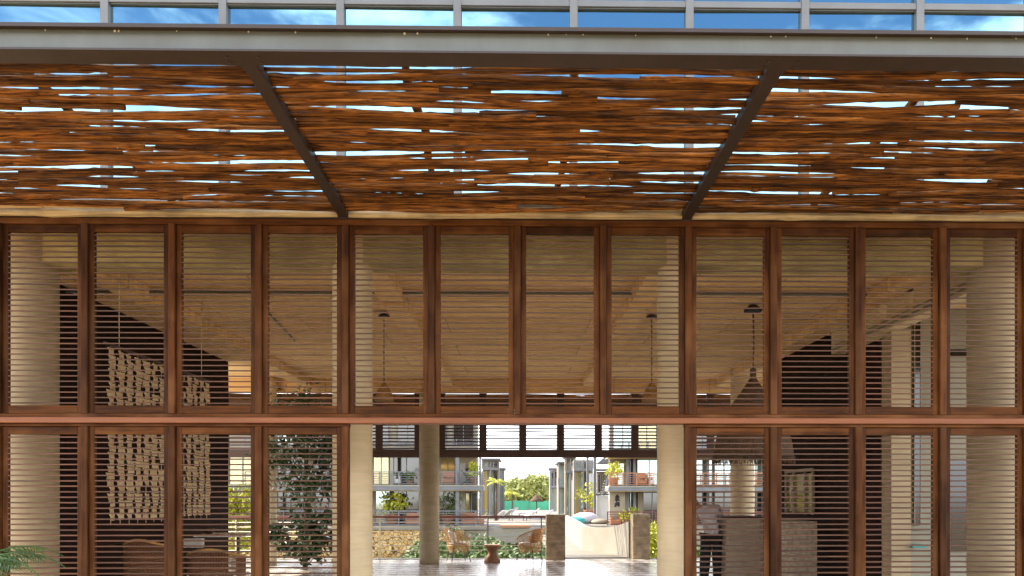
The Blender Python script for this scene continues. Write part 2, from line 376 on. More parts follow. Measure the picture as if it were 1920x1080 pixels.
for i, x in enumerate(bx):
    t = tag(MB().bev(x-.045, x+.045, YG+.156, 7.43, 4.285, 4.36, .004, 'y').build('canopy_cross_beam', M['brown_steel']),
        ['brown steel beam slanting in the picture on the left of the middle canopy bay', 'brown steel beam slanting in the picture on the right of the middle canopy bay'][i], 'beam', 'steel beams carrying the branch canopy')
m = MB()
for x in bx:
    for s_ in (-1, 1):
        m.box(x+s_*.052-.006, x+s_*.052+.006, YG+.157, YG+.24, 4.29, 4.35)
        for q in (.06, .12): m.lathe((x+s_*.09, YG+q, 4.268), [(.008,0),(.008,.009)], 6)
m.build('gusset_and_bolts', M['brown_steel'], gb)
# pale timber ledge over the shutters
m = MB()
def wavy_log(m, x0, x1, y, z, r, seed, n=10, wav=.012, step=.12, flat=1.0, taper=.12):
    rnd = random.Random(seed); L = x1-x0; k = max(4, int(L/step)); kn = [(rnd.uniform(0,1), rnd.uniform(.12,.4)) for _ in range(int(L*1.6)+1)]
    ph = [rnd.uniform(0, 6.28) for _ in range(6)]; fr_ = [rnd.uniform(.9,1.6), rnd.uniform(2.2,3.4), rnd.uniform(5,9)]
    pts, rr = [], []
    for i in range(k+1):
        t = i/k; x = x0+L*t
        yy = y + wav*(.9*math.sin(.55*x+ph[4])+math.sin(fr_[0]*x+ph[0]) + .6*math.sin(fr_[1]*x+ph[1]) + .25*math.sin(fr_[2]*x+ph[2]))
        zz = z + wav*.5*(math.sin(fr_[1]*x+ph[3]))
        knot = sum(a_*math.exp(-((t-u_)*L/.035)**2) for u_, a_ in kn)
        pts.append((x, yy, zz)); rr.append(r*(1 + taper*math.sin(fr_[0]*x+ph[5]) + knot + rnd.uniform(-.07,.07)))
    m.tube(pts, rr, n)
for seg, (a, c) in enumerate(((-6.6, bx[0]-.05), (bx[0]+.05, bx[1]-.05), (bx[1]+.05, 6.6))):
    wavy_log(m, a, c, 7.42, 4.305, .034, 50+seg, 10, .003, .15, taper=.05)
tag(m.build('timber_ledge', M['pale_log']), 'pale weathered timber running above the shutters at the back of the canopy', 'timber')
# branch canopy, three bays
def canopy(x0, x1, y0, y1, z, pitch, seed, label, grp, rng, nmax=98, rad=(.0142,.0222)):
    rnd = random.Random(seed)
    t = thing('branch_canopy', ((x0+x1)/2, y0, z-.03), label, 'canopy', grp)
    y = y0; cnt = 0; row = 0
    while y < y1 and cnt < nmax:
        r = rnd.uniform(*rad)
        cuts = [x0]
        L = x1-x0
        if rnd.random() < rng:
            cuts.append(x0 + L*rnd.uniform(.22,.78))
        cuts.append(x1)
        for a, c in zip(cuts[:-1], cuts[1:]):
            m = MB(); rr = r*rnd.uniform(.85,1.1); row += 1
            ov = 0 if c == x1 else rnd.uniform(-.01,.05)
            wavy_log(m, a, c+ov, y+rnd.uniform(-.006,.006), z+rnd.uniform(-.007,.007)+(.016 if row % 2 else -.008), rr, rnd.randint(0,99999), 8, rnd.uniform(.010,.030), .05, taper=rnd.uniform(.08,.26))
            m.build('branch', M['log'], t); cnt += 1
        y += pitch*rnd.uniform(.72,1.2) + (rnd.uniform(.008,.026) if rnd.random() < .13 else 0)
    for k in (.28, .62):
        m = MB(); xx = x0 + (x1-x0)*k
        rn2 = random.Random(seed+int(k*100))
        pts = [(xx + .02*math.sin(i*.9+k*9), y0-.05 + (y1-y0+.05)*i/14, z+.062+.006*math.sin(i*2.1)) for i in range(15)]
        m.tube(pts, [.028*rn2.uniform(.85,1.15) for _ in pts], 9); m.build('batten', M['log'], t)
    return t
CZ = 4.345
canopy(-5.6, bx[0]-.04, 4.93, 7.38, CZ, .0495, 11, 'canopy bay of rough brown branches over the left shutters', 'branch canopy bays above the shutters', .75)
canopy(bx[0]+.04, bx[1]-.04, 4.93, 7.38, CZ, .0455, 24, 'canopy bay of rough brown branches between the two slanting steel beams', 'branch canopy bays above the shutters', .75)
canopy(bx[1]+.04, 5.6, 4.93, 7.38, CZ, .0495, 33, 'canopy bay of rough brown branches over the right shutters', 'branch canopy bays above the shutters', .75)

# ------------------------------------------------------------------ shutters
YF = 7.44
XD = [XX(165, 7.5) + (XX(1762, 7.5)-XX(165, 7.5))/10*k for k in range(-2, 14)]
Z_RAIL0, Z_RAIL1 = 2.372, 2.425
sf = thing('shutter_frame', (0, YF, 0), 'reddish mahogany post and rail frame that holds both rows of louvred shutters', 'frame')
MB().bev(XD[0]-.3, XD[-1]+.3, YF-.035, YF+.12, 2.372, 2.426, .005, 'x').build('middle_rail', M['wood_sill'], sf)
MB().bev(XD[0]-.3, XD[-1]+.3, YF+.0, YF+.10, 2.4265, 2.462, .004, 'x').build('upper_sill', M['wood_h'], sf)
MB().bev(XD[0]-.3, XD[-1]+.3, YF+.004, YF+.10, 4.215, 4.268, .004, 'x').build('head_rail', M['wood_h'], sf)
MB().bev(XD[0]-.3, XD[5]+.03, YF+.004, YF+.10, 2.343, 2.3715, .004, 'x').build('lower_head', M['wood_h'], sf)
MB().bev(XD[9]-.03, XD[-1]+.3, YF+.004, YF+.10, 2.343, 2.3715, .004, 'x').build('lower_head', M['wood_h'], sf)
for i, x in enumerate(XD):
    w = .030
    MB().bev(x-w, x+w, YF-.012, YF+.085, 2.4625, 4.2145, .006, 'z').build('upper_post', M['wood_v'], sf)
    if not 5 < i < 9:
        MB().bev(x-w, x+w, YF-.012, YF+.085, 0.0, 2.3425, .006, 'z').build('lower_post', M['wood_v'], sf)
MB().box(-6.8, 6.8, YF+.02, YF+.12, 4.269, 4.30).build('head_flashing', M['brown_steel'], sf)

def leaf(w, h, nsl, tilt, name, label, grp, loc, flip):
    t = thing(name, loc, label, 'shutter', grp)
    x0, x1 = loc[0]-w/2, loc[0]+w/2; y = loc[1]; z0 = loc[2]
    st = .052; tr = .070; brl = .075
    MB().bev(x0, x0+st, y, y+.042, z0, z0+h, .005, 'z').build('stile', M['wood_v'], t)
    MB().bev(x1-st, x1, y, y+.042, z0, z0+h, .005, 'z').build('stile', M['wood_v'], t)
    MB().bev(x0+st+.0005, x1-st-.0005, y+.002, y+.040, z0+h-tr, z0+h, .004, 'x').build('top_rail', M['wood_h'], t)
    MB().bev(x0+st+.0005, x1-st-.0005, y+.002, y+.040, z0, z0+brl, .004, 'x').build('bottom_rail', M['wood_h'], t)
    m = MB(); za, zb = z0+brl, z0+h-tr; rnd = random.Random(int(loc[0]*1000)+nsl)
    for k in range(nsl):
        z = za + (zb-za)*(k+.5)/nsl
        ang = R(tilt + rnd.uniform(-1.2,1.2)) ; sag = rnd.uniform(-.0012,.0012)
        Mx = Matrix.Translation((loc[0], y+.021, z+sag)) @ Matrix.Rotation(ang, 4, 'X') @ Matrix.Rotation(rnd.uniform(-.0016,.0016), 4, 'Y')
        m.bev(-(w/2-st+.004), (w/2-st+.004), -.018, .018, -.0062, .0062, .002, 'x', Mx)
    m.build('slats', M['slat'], t)
    return t
up_lab = ['hidden', 'leftmost upper shutter, half filled by the pale column behind it',
 'upper shutter with the top corner of the woven fibre screen behind its right side',
 'upper shutter with the receding end of the woven screen behind its lower left corner',
 'upper shutter just left of the left slanting beam foot, tree leaves behind its bottom',
 'upper shutter above the left open column with a small pendant lamp behind it',
 'upper shutter above the left half of the opening, second right of the left beam foot',
 'upper shutter above the middle right half of the opening, plain soffit behind it',
 'upper shutter above the right open column, pendant cord behind its right side',
 'upper shutter with the cord and tip of the big cone lamp behind it',
 'upper shutter crossed by a diagonal edge between pale soffit and dark wall',
 'upper shutter with the beam with square holes behind it, next to last on the right',
 'rightmost upper shutter in view, pale column behind its right half', 'x']
lo_lab = {1:'leftmost lower shutter, pale column behind it and palm frond in front',
 2:'lower shutter with the woven fibre screen filling its upper part',
 3:'lower shutter with white cushions and bright yellow hedge behind it',
 4:'lower shutter left of the opening with the leafy indoor tree behind it',
 9:'lower shutter right of the opening with a person in a pale shirt behind it',
 10:'lower shutter with the pale stone counter behind its left half',
 11:'lower shutter with a narrow pale pier behind its middle, next to last on the right',
 12:'rightmost lower shutter in view, pale column behind its right half'}
for i in range(0, 15):
    xm = (XD[i]+XD[i+1])/2; w = XD[i+1]-XD[i]-.06-.0012
    idx = i - 1 + 1
    dy = [0, .008, -.004, .006][i % 4]
    if i in (0, 14) : 
        if i == 14: continue
    lab_i = i - 0
    L = {0:'upper shutter cut off at the left edge of the picture'}.get(i)
    k = i - 0
    # shutters 1..12 of the photograph stand at i = 1..12
    lab = up_lab[k] if 1 <= k <= 12 else ('upper shutter cut off by the left picture edge' if k == 0 else 'upper shutter cut off by the right picture edge')
    leaf(w, 4.213-2.464, 32, 9, 'louvred_shutter', lab, 'upper row of louvred shutters', (xm, YF+.022+dy, 2.464), 0)
    if k in lo_lab or k in (0, 13):
        lab = lo_lab.get(k) or ('lower shutter cut off by the left picture edge' if k == 0 else 'lower shutter cut off by the right picture edge')
        leaf(w, 2.341-.02, 43, 3, 'louvred_shutter', lab, 'lower row of louvred shutters', (xm, YF+.022+dy*.7, .02), 0)

# ------------------------------------------------------------------ columns
def column(px, Y, r, label, z1=4.185, matn='concrete', z0=0.0, X=None):
    x = XX(px, Y) if X is None else X
    prof = [(r, 0.0)]; n = 26
    rnd = random.Random(int(px))
    for k in range(1, n): prof.append((r*(1+rnd.uniform(-.004,.004)), (z1-z0)*k/n))
    prof.append((r, z1-z0))
    return tag(MB().lathe((x, Y, z0), prof, 36).build('column', M[matn], origin=(x, Y, z0)), label, 'column', 'round concrete columns')
column(661, 8.78, .215, 'pale round column at the left side of the open bay', 4.61)
column(1269, 8.78, .215, 'pale round column at the right side of the open bay', 4.61)
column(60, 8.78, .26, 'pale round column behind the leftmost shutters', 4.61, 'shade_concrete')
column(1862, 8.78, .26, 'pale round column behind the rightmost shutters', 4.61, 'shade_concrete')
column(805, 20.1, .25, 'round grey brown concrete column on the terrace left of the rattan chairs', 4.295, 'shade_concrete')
column(504, 19.8, .19, 'round column at the far side behind the indoor tree', 4.6)
column(1392, 18.4, .27, 'round column standing behind the person and the cone lamp', 4.6)

# ------------------------------------------------------------------ inner walls
tag(MB().box(-6.6, -6.3, 8.96, 17.5, 0, 4.61).build('side_wall', M['dark_wall']), 'dark brown side wall on the left of the veranda behind the woven screen', 'wall')
tag(MB().box(5.42, 5.7, 11.9, 17.2, 0, 4.61).build('side_wall', M['dark_wall']), 'dark brown side wall on the right of the veranda behind the counter', 'wall')
# right: pierced beam, pier, white back room
pb = thing('pierced_beam', (5.3, 9, 4.0), 'pale concrete beam with square holes under the soffit on the right', 'beam')
m = MB(); ys = [8.96, 9.75, 9.98, 10.45, 10.68, 11.2, 11.43, 13.2]
m.box(5.20, 5.415, 8.96, 13.2, 4.05, 4.22).box(5.20, 5.415, 8.96, 13.2, 4.44, 4.612)
for k in range(0, 8, 2): m.box(5.20, 5.415, ys[k], ys[k+1], 4.2205, 4.4395)
m.build('beam_body', M['concrete'], pb)
MB().tube([(5.17, 9, 4.10),(5.17,13.1,4.10)], .012, 6).tube([(5.17, 9, 4.16),(5.17,13.1,4.16)], .008, 6).build('conduit', M['grey_steel'], pb)
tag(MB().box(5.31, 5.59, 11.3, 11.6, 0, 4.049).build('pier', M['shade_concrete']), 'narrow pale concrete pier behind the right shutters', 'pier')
rw = thing('back_wall', (7, 12.6, 0), 'pale grey back wall with dark windows behind the rightmost shutter', 'wall')
MB().box(5.96, 9.4, 12.4, 12.6, 0, 4.61).build('wall', M['grey_wall'], rw)
def pwin(px0, px1, py0, py1, Y, parent, frm='white_wall', gl='glass_black'):
    f = MB().pbox(px0, px1, py0, py1, Y-.02, .03).build('window', M[gl], parent)
    f2 = MB().pbox(px0-1.5, px0, py0, py1, Y-.03, .04).pbox(px1, px1+1.5, py0, py1, Y-.03, .04).build('frame', M[frm], f)
pwin(1782, 1817, 864, 1034, 12.37, rw); pwin(1716, 1726, 590, 985, 12.37, rw); pwin(1776, 1817, 655, 668, 12.37, rw)
tag(MB().pbox(1700, 1745, 996, 1100, 11.5, .5).build('side_cabinet', M['grey_wall']), 'low grey cabinet behind the next to last lower shutter', 'cabinet')
tag(MB().pbox(1712, 1738, 1022, 1027, 11.2, .3).build('folded_cloth', M['teal']), 'small blue folded cloth lying on the low grey cabinet', 'cloth')
# yellowish lit doorway in right wall
dw = thing('inner_window', (5.40, 15, 1.35), 'ochre glazed window in the dark right hand wall above the counter', 'window')
MB().box(5.37, 5.415, 14.5, 15.85, 1.40, 2.12).build('glass', M['glass_gold'], dw)
m = MB()
for y in (14.42, 14.8, 15.42, 15.86): m.box(5.33, 5.369, y, y+.06, 1.36, 2.15)
m.box(5.33,5.369,14.42,15.92,2.152,2.21); m.build('frame', M['cream_wall'], dw)

# ------------------------------------------------------------------ far louvred screen on the garden side
YB = 21.25
XF = [P(px, 800, YB).x for px in (636, 711, 784, 828, 905.5, 980, 1051, 1122, 1190.5, 1262)]
XF = [XF[0]-1.0*k for k in (6,5,4,3,2,1)] + XF + [XF[-1]+1.0*k for k in (1,2,3,4)]
zF0, zF1 = 2.72, 4.58
fs = thing('far_shutter_frame', (0, YB, 2.7), 'dark timber rail and posts hanging under the soffit on the garden side', 'frame')
MB().bev(XF[0], XF[-1], YB-.03, YB+.07, zF0, zF0+.21, .01, 'x').build('bottom_rail', M['dark_wood'], fs)
MB().bev(XF[0], XF[-1], YB-.03, YB+.07, zF1-.16, zF1, .01, 'x').build('top_rail', M['dark_wood'], fs)
for x in XF: MB().bev(x-.10, x+.10, YB-.02, YB+.06, zF0+.2105, zF1-.1605, .01, 'z').build('post', M['dark_wood'], fs)
names_f = ['first','second','third','fourth','fifth','sixth','seventh','eighth','ninth','tenth','eleventh','twelfth','thirteenth','fourteenth','fifteenth','sixteenth','seventeenth','eighteenth','nineteenth']
for i in range(len(XF)-1):
    a, c = XF[i]+.101, XF[i+1]-.101
    m = MB(); n = 17; rnd = random.Random(i+900)
    for k in range(n):
        z = zF0+.24 + (zF1-zF0-.43)*k/(n-1)
        Mx = Matrix.Translation(((a+c)/2, YB+.02, z)) @ Matrix.Rotation(R(5)+rnd.uniform(-.02,.02), 4, 'X') @ Matrix.Rotation(rnd.uniform(-.014,.014), 4, 'Y')
        m.box(-(c-a)/2, (c-a)/2, -.022, .022, -.019, .019, Mx)
    tag(m.build('far_louvre', M['dark_wood']), 'dark slatted far louvre panel on the garden side, %s from the left' % names_f[i], 'louvre', 'far louvre panels on the garden side')
canopy(-9.5, 9.5, 21.6, 24.6, 4.40, .09, 77, 'second branch canopy beyond the far louvres on the garden side', 'branch canopy over the garden side', .9, 90, rad=(.02,.028))

# ------------------------------------------------------------------ terrace: piers, railing
def pier(px0, px1, py0, Y, label):
    x0, x1 = XX(px0, Y), XX(px1, Y)
    return tag(MB().bev(x0, x1, Y, Y+.5, 0, ZZ(py0, Y, px0), .012, 'z').build('gate_pier', M['pier']), label, 'pier', 'square concrete gate piers')
pier(1024, 1060, 965, 21.2, 'square brown concrete pier right of the rattan chairs, where the handrail ends')
pier(1187, 1219, 964, 21.5, 'square brown concrete pier at the right end of the curved white wall')
YRL = 21.6
rl = thing('cable_railing', (-4, YRL, 0), 'terrace railing with reddish wooden handrail and thin horizontal cables', 'railing')
xr0, xr1 = -9.5, XX(1023, YRL); zr = ZZ(969, YRL)
MB().bev(xr0, xr1, YRL-.03, YRL+.03, zr-.03, zr+.03, .008, 'x').build('handrail', M['red_wood'], rl)
m = MB()
for k in range(7): 
    z = zr-.15-k*.125
    m.tube([(xr0, YRL, z), (xr1, YRL, z)], .010, 5)
m.build('cables', M['cable'], rl)
for px in (442, 577, 712, 915, 1015):
    x = XX(px, YRL); MB().box(x-.016, x+.016, YRL-.02, YRL+.02, 0, zr-.03).build('post', M['condo_grey'] if px > 800 else M['cable'], rl)

# curved ramp walls
def ribbon(name, pts, th, zf, z0, matn, label=None, cat=None):
    """wall along a plan curve; zf: heights"""
    m = MB(); P_ = [Vector((x, y, 0)) for x, y in pts]; n = len(P_)
    q = []
    for i, p in enumerate(P_):
        t = (P_[min(i+1,n-1)]-P_[max(i-1,0)]).normalized(); nn = Vector((-t.y, t.x, 0))*th/2
        for s in (-1, 1): q.append(p+nn*s+Vector((0,0,z0))); q.append(p+nn*s+Vector((0,0,zf[i])))
    f = []
    for i in range(n-1):
        a, b_ = i*4, (i+1)*4
        f += [(a,b_,b_+1,a+1),(a+2,a+3,b_+3,b_+2),(a+1,b_+1,b_+3,a+3),(a,a+2,b_+2,b_)]
    f += [(0,1,3,2),((n-1)*4,(n-1)*4+2,(n-1)*4+3,(n-1)*4+1)]
    m.add(q, f)
    o = m.build(name, M[matn])
    return tag(o, label, cat) if label else o
def bez(p0, p1, p2, p3, n=20):
    r = []
    for i in range(n+1):
        t = i/n; r.append(tuple((1-t)**3*a+3*(1-t)**2*t*b_+3*(1-t)*t*t*c+t**3*d for a, b_, c, d in zip(p0,p1,p2,p3)))
    return r
def ground_mat():
    return M['white_wall']
B0 = (XX(1184,22.02), 22.02)
near = bez(B0, (B0[0]-.12, 23.3), (XX(1128,24.0), 23.9), (XX(1096,25.0), 25.0), 14)
far = bez(near[-1], (XX(1091,25.8), 25.9), (XX(1082,28), 28.0), (XX(1062,35), 35.0), 10)[1:]
wl_ = near + far; nn_ = len(wl_)
hh = [1.0 - .26*math.sin(min(1, i/14)*math.pi*.62) for i in range(15)] + [.76+.09*i/10 for i in range(1,11)]
ribbon('curved_wall', wl_, .16, hh, -2.05, 'white_wall', 'curved pale plaster wall of the garden path sweeping left from the right pier', 'wall')
m = MB(); q = []
for i, (x, y) in enumerate(wl_):
    z = .004
    xl = XX(1061, 21.76) - .25
    q += [(xl, y, z), (x-.05, y, z), (xl, y, z-.3), (x-.05, y, z-.3)]
f = []
for i in range(nn_-1):
    a = i*4; f += [(a,a+1,a+5,a+4),(a+2,a+6,a+7,a+3),(a,a+4,a+6,a+2),(a+1,a+3,a+7,a+5)]
m.add(q, f); struct('ramp_path', m, M['pale_pave'])
struct('threshold', MB().box(XX(1060,21.7)+.004, XX(1187,21.7)-.004, 21.455, 21.75, -.3, .002), M['pale_pave'])

# ------------------------------------------------------------------ vegetation
def leafquad(m, p, s, rnd, up=.3):
    d = Vector((rnd.gauss(0,1), rnd.gauss(0,1), rnd.gauss(0,1)*.7+up)).normalized()
    u = d.orthogonal().normalized(); u.rotate(Matrix.Rotation(rnd.uniform(0,6.28), 3, d)); w = d.cross(u)
    a = s*rnd.uniform(.7,1.3); b_ = a*.42
    m.add([p-u*a, p-w*b_+d*a*.12, p+u*a, p+w*b_+d*a*.12], [(0,1,2,3)])
def crown(m, c, rad, nc, nl, s, seed, cr_=.28):
    rnd = random.Random(seed); c = Vector(c)
    for _ in range(nc):
        while True:
            d = Vector((rnd.uniform(-1,1), rnd.uniform(-1,1), rnd.uniform(-1,1)))
            if .25 < d.length < 1: break
        q = c + Vector((d.x*rad[0], d.y*rad[1], d.z*rad[2])); k = rnd.uniform(.6,1.3)
        for _ in range(nl):
            e = Vector((rnd.gauss(0,1), rnd.gauss(0,1), rnd.gauss(0,.8)))*cr_*k*min(rad)*.7
            leafquad(m, q+e, s, rnd)
def tree(name, x, y, z0, h, r, nc, nl, s, seed, leafm, label, grp=None, cat='tree', trunk=.35, tr=.05):
    t = thing(name, (x, y, z0), label, cat, grp); rnd = random.Random(seed)
    m = MB(); top = z0+h*.75
    m.tube([(x,y,z0),(x+.03*h*rnd.uniform(-1,1),y,z0+h*trunk*.6),(x,y,z0+h*trunk),(x+.02*h,y,top)], [tr*1.3,tr,tr*.8,tr*.3], 8)
    for k in range(7):
        a = k*2.4+rnd.random(); z = z0+h*(trunk+.05*k)
        m.tube([(x,y,z),(x+math.cos(a)*r*.35,y+math.sin(a)*r*.35,z+h*.1),(x+math.cos(a)*r*.75,y+math.sin(a)*r*.75,z+h*.22)], [tr*.55,tr*.35,tr*.12], 6)
    m.build('trunk', M['bark'], t)
    c = MB(); ch = h*(1-trunk*.8)/2
    crown(c, (x,y,z0+h-ch), (r,r,ch), nc, nl, s, seed)
    c.build('crown', M[leafm], t)
    return t
def palm(name, x, y, z0, h, nf, L, seed, label, trunk=True, leafm='palm_leaf', droop=1.0, angs=None, nl=26, cat='palm', lw=.022, pot=None, elev=(.1,1.1)):
    t = thing(name, (x,y,z0), label, cat); rnd = random.Random(seed)
    if trunk:
        MB().tube([(x,y,z0),(x+.03,y,z0+h*.5),(x,y,z0+h)], [.09*h/3+.03,.07*h/3+.02,.06*h/3+.02], 9).build('trunk', M['bark'], t)
    if pot:
        MB().lathe((x,y,z0), [(pot*.7,0),(pot,.35),(pot*1.05,.4),(pot*.95,.4),(pot*.9,.36)], 24).build('pot', M['terracotta'], t)
    for i in range(nf):
        a = (angs[i] if angs else i*2.399+rnd.uniform(-.2,.2)); up = rnd.uniform(*elev)
        pts = []; p = Vector((x,y,z0+h)); 
        for k in range(13):
            f_ = k/12; e = up - droop*f_*1.5
            d = Vector((math.cos(a)*math.cos(e), math.sin(a)*math.cos(e), math.sin(e)))
            pts.append(p.copy()); p = p + d*L/12
        m = MB(); m.tube(pts, [.010*L*(1-.8*k/12)+.001 for k in range(13)], 5)
        side = Vector((-math.sin(a), math.cos(a), 0))
        for k in range(nl):
            f_ = .12+.88*k/nl; idx = f_*12; j = min(11,int(idx)); q = pts[j].lerp(pts[j+1], idx-j)
            tdir = (pts[j+1]-pts[j]).normalized(); ll = L*.30*math.sin(min(1,f_*1.15+.12)*math.pi)**.6 + .02
            for s in (-1,1):
                d = (side*s*.85 + tdir*.55 + Vector((0,0,-.15-.3*rnd.random()))).normalized()
                e1 = q + d*ll*.55; e2 = q + d*ll + Vector((0,0,-ll*.28))
                w = tdir*lw*L*.6
                m.add([q-w*.5, q+w*.5, e1+w*.6, e1-w*.6, e2], [(0,1,2,3),(3,2,4)])
        m.build('frond', M[leafm], t)
    return t
# indoor tree
tree('leafy_tree', XX(572,19.0), 19.0, 0, 4.25, 1.0, 80, 30, .085, 5, 'leaf_dark', 'dark leafy tree seen through the shutters left of the opening', None, 'tree', .40, .05)
c = MB(); crown(c, (XX(575,19.3), 19.3, .75), (1.05,.5,.6), 45, 26, .10, 8); tag(c.build('leafy_shrub', M['leaf_dark']), 'dense dark shrub at the foot of the leafy tree', 'shrub')
hd = MB(); crown(hd, (XX(442,25), 25, 1.0), (1.3,.5,1.05), 110, 40, .07, 9, .3); tag(hd.build('yellow_hedge', M['leaf_yellow']), 'bright yellow green hedge glowing outside behind the left shutters', 'hedge')
# palm in front, left edge
pt = palm('potted_palm', XX(-75, 6.2), 6.2, 0, 1.05, 9, .85, 4, 'green palm whose frond pokes in at the lower left corner', False, angs=[-.25,.15,.9,1.7,2.5,3.2,4.0,4.8,5.5], nl=34, pot=.2, elev=(.75,.95), lw=.016, droop=1.1)
for i, (x, y, h) in enumerate(((-9.5,-15,9.5),(1.5,-19,10.5),(9,-14,8.5))):
    tree('courtyard_tree', x, y, 0, h, 3.0, 90, 22, .22, 300+i, 'leaf', ['tall tree mirrored in the upper glazing on the left','tall tree mirrored in the upper glazing near the middle','tall tree mirrored in the upper glazing on the right'][i], 'trees mirrored in the glazing', 'tree', .4, .16)
# garden bank and ground cover
def bank():
    m = MB(); rnd = random.Random(3); nx, ny = 60, 24; x0, x1, y0, y1 = -14, 14, 22.2, 49.8
    for j in range(ny+1):
        for i in range(nx+1):
            x = x0+(x1-x0)*i/nx; y = y0+(y1-y0)*j/ny; f_ = j/ny
            z = -2.08 + .9*f_*min(1,max(0,(x+7.5)/2.5)) + .12*math.sin(x*1.3+y*.7) + .08*math.sin(x*2.9-y*1.1)
            m.v.append((x,y,z))
    for j in range(ny):
        for i in range(nx):
            a = j*(nx+1)+i; m.f.append((a,a+1,a+nx+2,a+nx+1)); m.sm.append(True)
    return m
struct('garden_bank', bank(), M['garden'])
gc = MB(); rnd = random.Random(12)
for _ in range(15000):
    x = rnd.uniform(-5.5, 9.5); y = rnd.uniform(24, 47)
    if y < 36 and x > 1.0:
        if x < 3.3: continue
    if x*50/y < -9.5*1 : continue
    z = -2.0+.9*(y-22.2)/27.6
    ht = rnd.random()**1.5*.55*(1+.5*math.sin(x*1.7+y*.4))
    leafquad(gc, Vector((x,y,z+max(0,ht))), .15, rnd, 1.2)
tag(gc.build('ground_cover', M['leaf']), 'low green planting on the garden bank behind the rattan chairs', 'plants', kind='stuff')
c = MB(); crown(c, (XX(1232,25), 25, -.1), (.75,.6,1.0), 70, 30, .08, 31); tag(c.build('flowering_shrub', M['leaf_yellow']), 'yellow green shrub right of the right pier', 'shrub')

# ------------------------------------------------------------------ stone wall, planter
YS = 49.0
sw = thing('retaining_wall', (-15, YS, -2.1), 'yellow rubble stone retaining wall below the left apartment block', 'wall')
MB().box(XX(150,YS), XX(870,YS), YS, YS+.9, -2.1, ZZ(993,YS)).build('rubble', M['stone'], sw)
MB().box(XX(150,YS)-.1, XX(912,YS), YS-.15, YS+.95, ZZ(993,YS)+.002, ZZ(986,YS)).build('coping', M['pale_pave'], sw)
tag(MB().box(XX(870,YS)+.01, XX(1180,YS), YS+.2, YS+.95, -2.1, ZZ(990,YS)).build('retaining_wall', M['white_wall']), 'plain pale retaining wall of the plaza behind the rattan chairs', 'wall')
tag(MB().box(XX(1182,YS), XX(1800,YS), YS+.2, YS+.95, -2.1, ZZ(990,YS)).build('retaining_wall', M['cream_wall']), 'cream retaining wall below the right apartment block', 'wall')
pl = thing('planter', (XX(967,45),45,-1.6), 'white planter box with a terracotta rim behind the right rattan chair', 'planter')
MB().pbox(942, 993, 990, 1018, 44, 2).build('box', M['white_wall'], pl)
MB().pbox(938, 995, 985, 989.8, 43.9, 2.2).build('rim', M['terracotta'], pl)

# ------------------------------------------------------------------ apartment blocks
def rails(parent, px0, px1, py0, py1, Y, nb=5, step=36, matn='condo_grey', ret=0):
    x0, x1 = XX(px0,Y), XX(px1,Y); z0, z1 = ZZ(py1,Y), ZZ(py0,Y)
    m = MB()
    for k in range(nb+1):
        z = z0+(z1-z0)*(k+.5)/(nb+.5); r = .032 if k == nb else .017
        m.box(x0, x1, Y-r, Y+r, z-r, z+r)
    px = px0
    while px <= px1+1:
        x = XX(px, Y); m.box(x-.035, x+.035, Y-.05, Y-.034, z0, z1+.03); px += step
    if ret:
        for k in range(nb+1):
            z = z0+(z1-z0)*(k+.5)/(nb+.5); m.box(x1-.02, x1+.02, Y+.06, Y+ret, z-.02, z+.02)
    return m.build('balcony_railing', M[matn], parent)
def pb_(name, matn, parent, *rects):
    """rects: px0, px1, py0, py1, Y, depth"""
    m = MB()
    for r in rects: m.pbox(*r)
    return m.build(name, M[matn], parent)
YA = 50.3
L = thing('apartment_block', (-14, YA, PZ), 'left apartment block with two balcony storeys above the stone wall', 'building')
pb_('wall', 'cream_wall', L, (170, 896, 780, 986, 52.6, .5))
pb_('roof', 'condo_grey', L, (170, 900, 842, 850, YA+.3, 2.2))
pb_('soffit', 'ceil_warm', L, (170, 899, 850.2, 852, YA+.3, 2.25))
pb_('balcony_slab', 'white_wall', L, (170, 906, 909, 912, YA, 2.25))
pb_('slab_edge_beam', 'condo_grey', L, (170, 907, 912.3, 919, YA+.02, 2.2))
pb_('under_soffit', 'ceil_warm', L, (170, 900, 919.2, 920.5, YA+.2, 2.0))
for px0, px1 in ((731, 737),): pb_('pillar', 'white_wall', L, (px0, px1, 852.3, 909, YA+.4, .4))
for px0, px1 in ((500,505),(620,625),(854, 861), (898, 902)): pb_('steel_post', 'condo_grey', L, (px0, px1, 852.3, 908.8, YA+.35, .25), (px0, px1, 920.7, 986, YA+.35, .25))
pb_('pillar', 'white_wall', L, (862.5, 871, 868, 908, 51.6, .9), (862.5, 871, 921, 985, 51.6, .9))
def win(parent, px0, px1, py0, py1, Y, gl='glass_dark', frm='condo_grey', bars=1, fw=1.0):
    w = MB().pbox(px0, px1, py0, py1, Y, .06).build('window', M[gl], parent)
    m = MB()
    for k in range(bars+2):
        p = px0+(px1-px0)*k/(bars+1); m.pbox(p-fw*.6, p+fw*.6, py0, py1, Y-.06, .055)
    m.pbox(px0, px1, py0-fw, py0, Y-.06, .1); m.build('window_frame', M[frm], w)
win(L, 738, 786, 852, 908, 52.5); win(L, 700, 729, 852, 908, 52.5, 'glass_gold'); win(L, 826, 853, 853, 908, 52.5, 'glass_gold')
win(L, 738, 786, 921, 985, 52.5); win(L, 790, 853, 921, 985, 52.5, bars=2); win(L, 704, 731, 921, 985, 52.5, 'glass_green', bars=0)
win(L, 873, 880, 925, 985, 52.4, 'glass_gold', 'white_wall', 0); win(L, 884, 895, 925, 985, 52.4, 'glass_dark', 'white_wall', 0)
win(L, 873, 894, 878, 883, 52.4, 'glass_dark', 'condo_grey', 0); win(L, 873, 894, 892, 905, 52.4, 'glass_green', 'white_wall', 1)
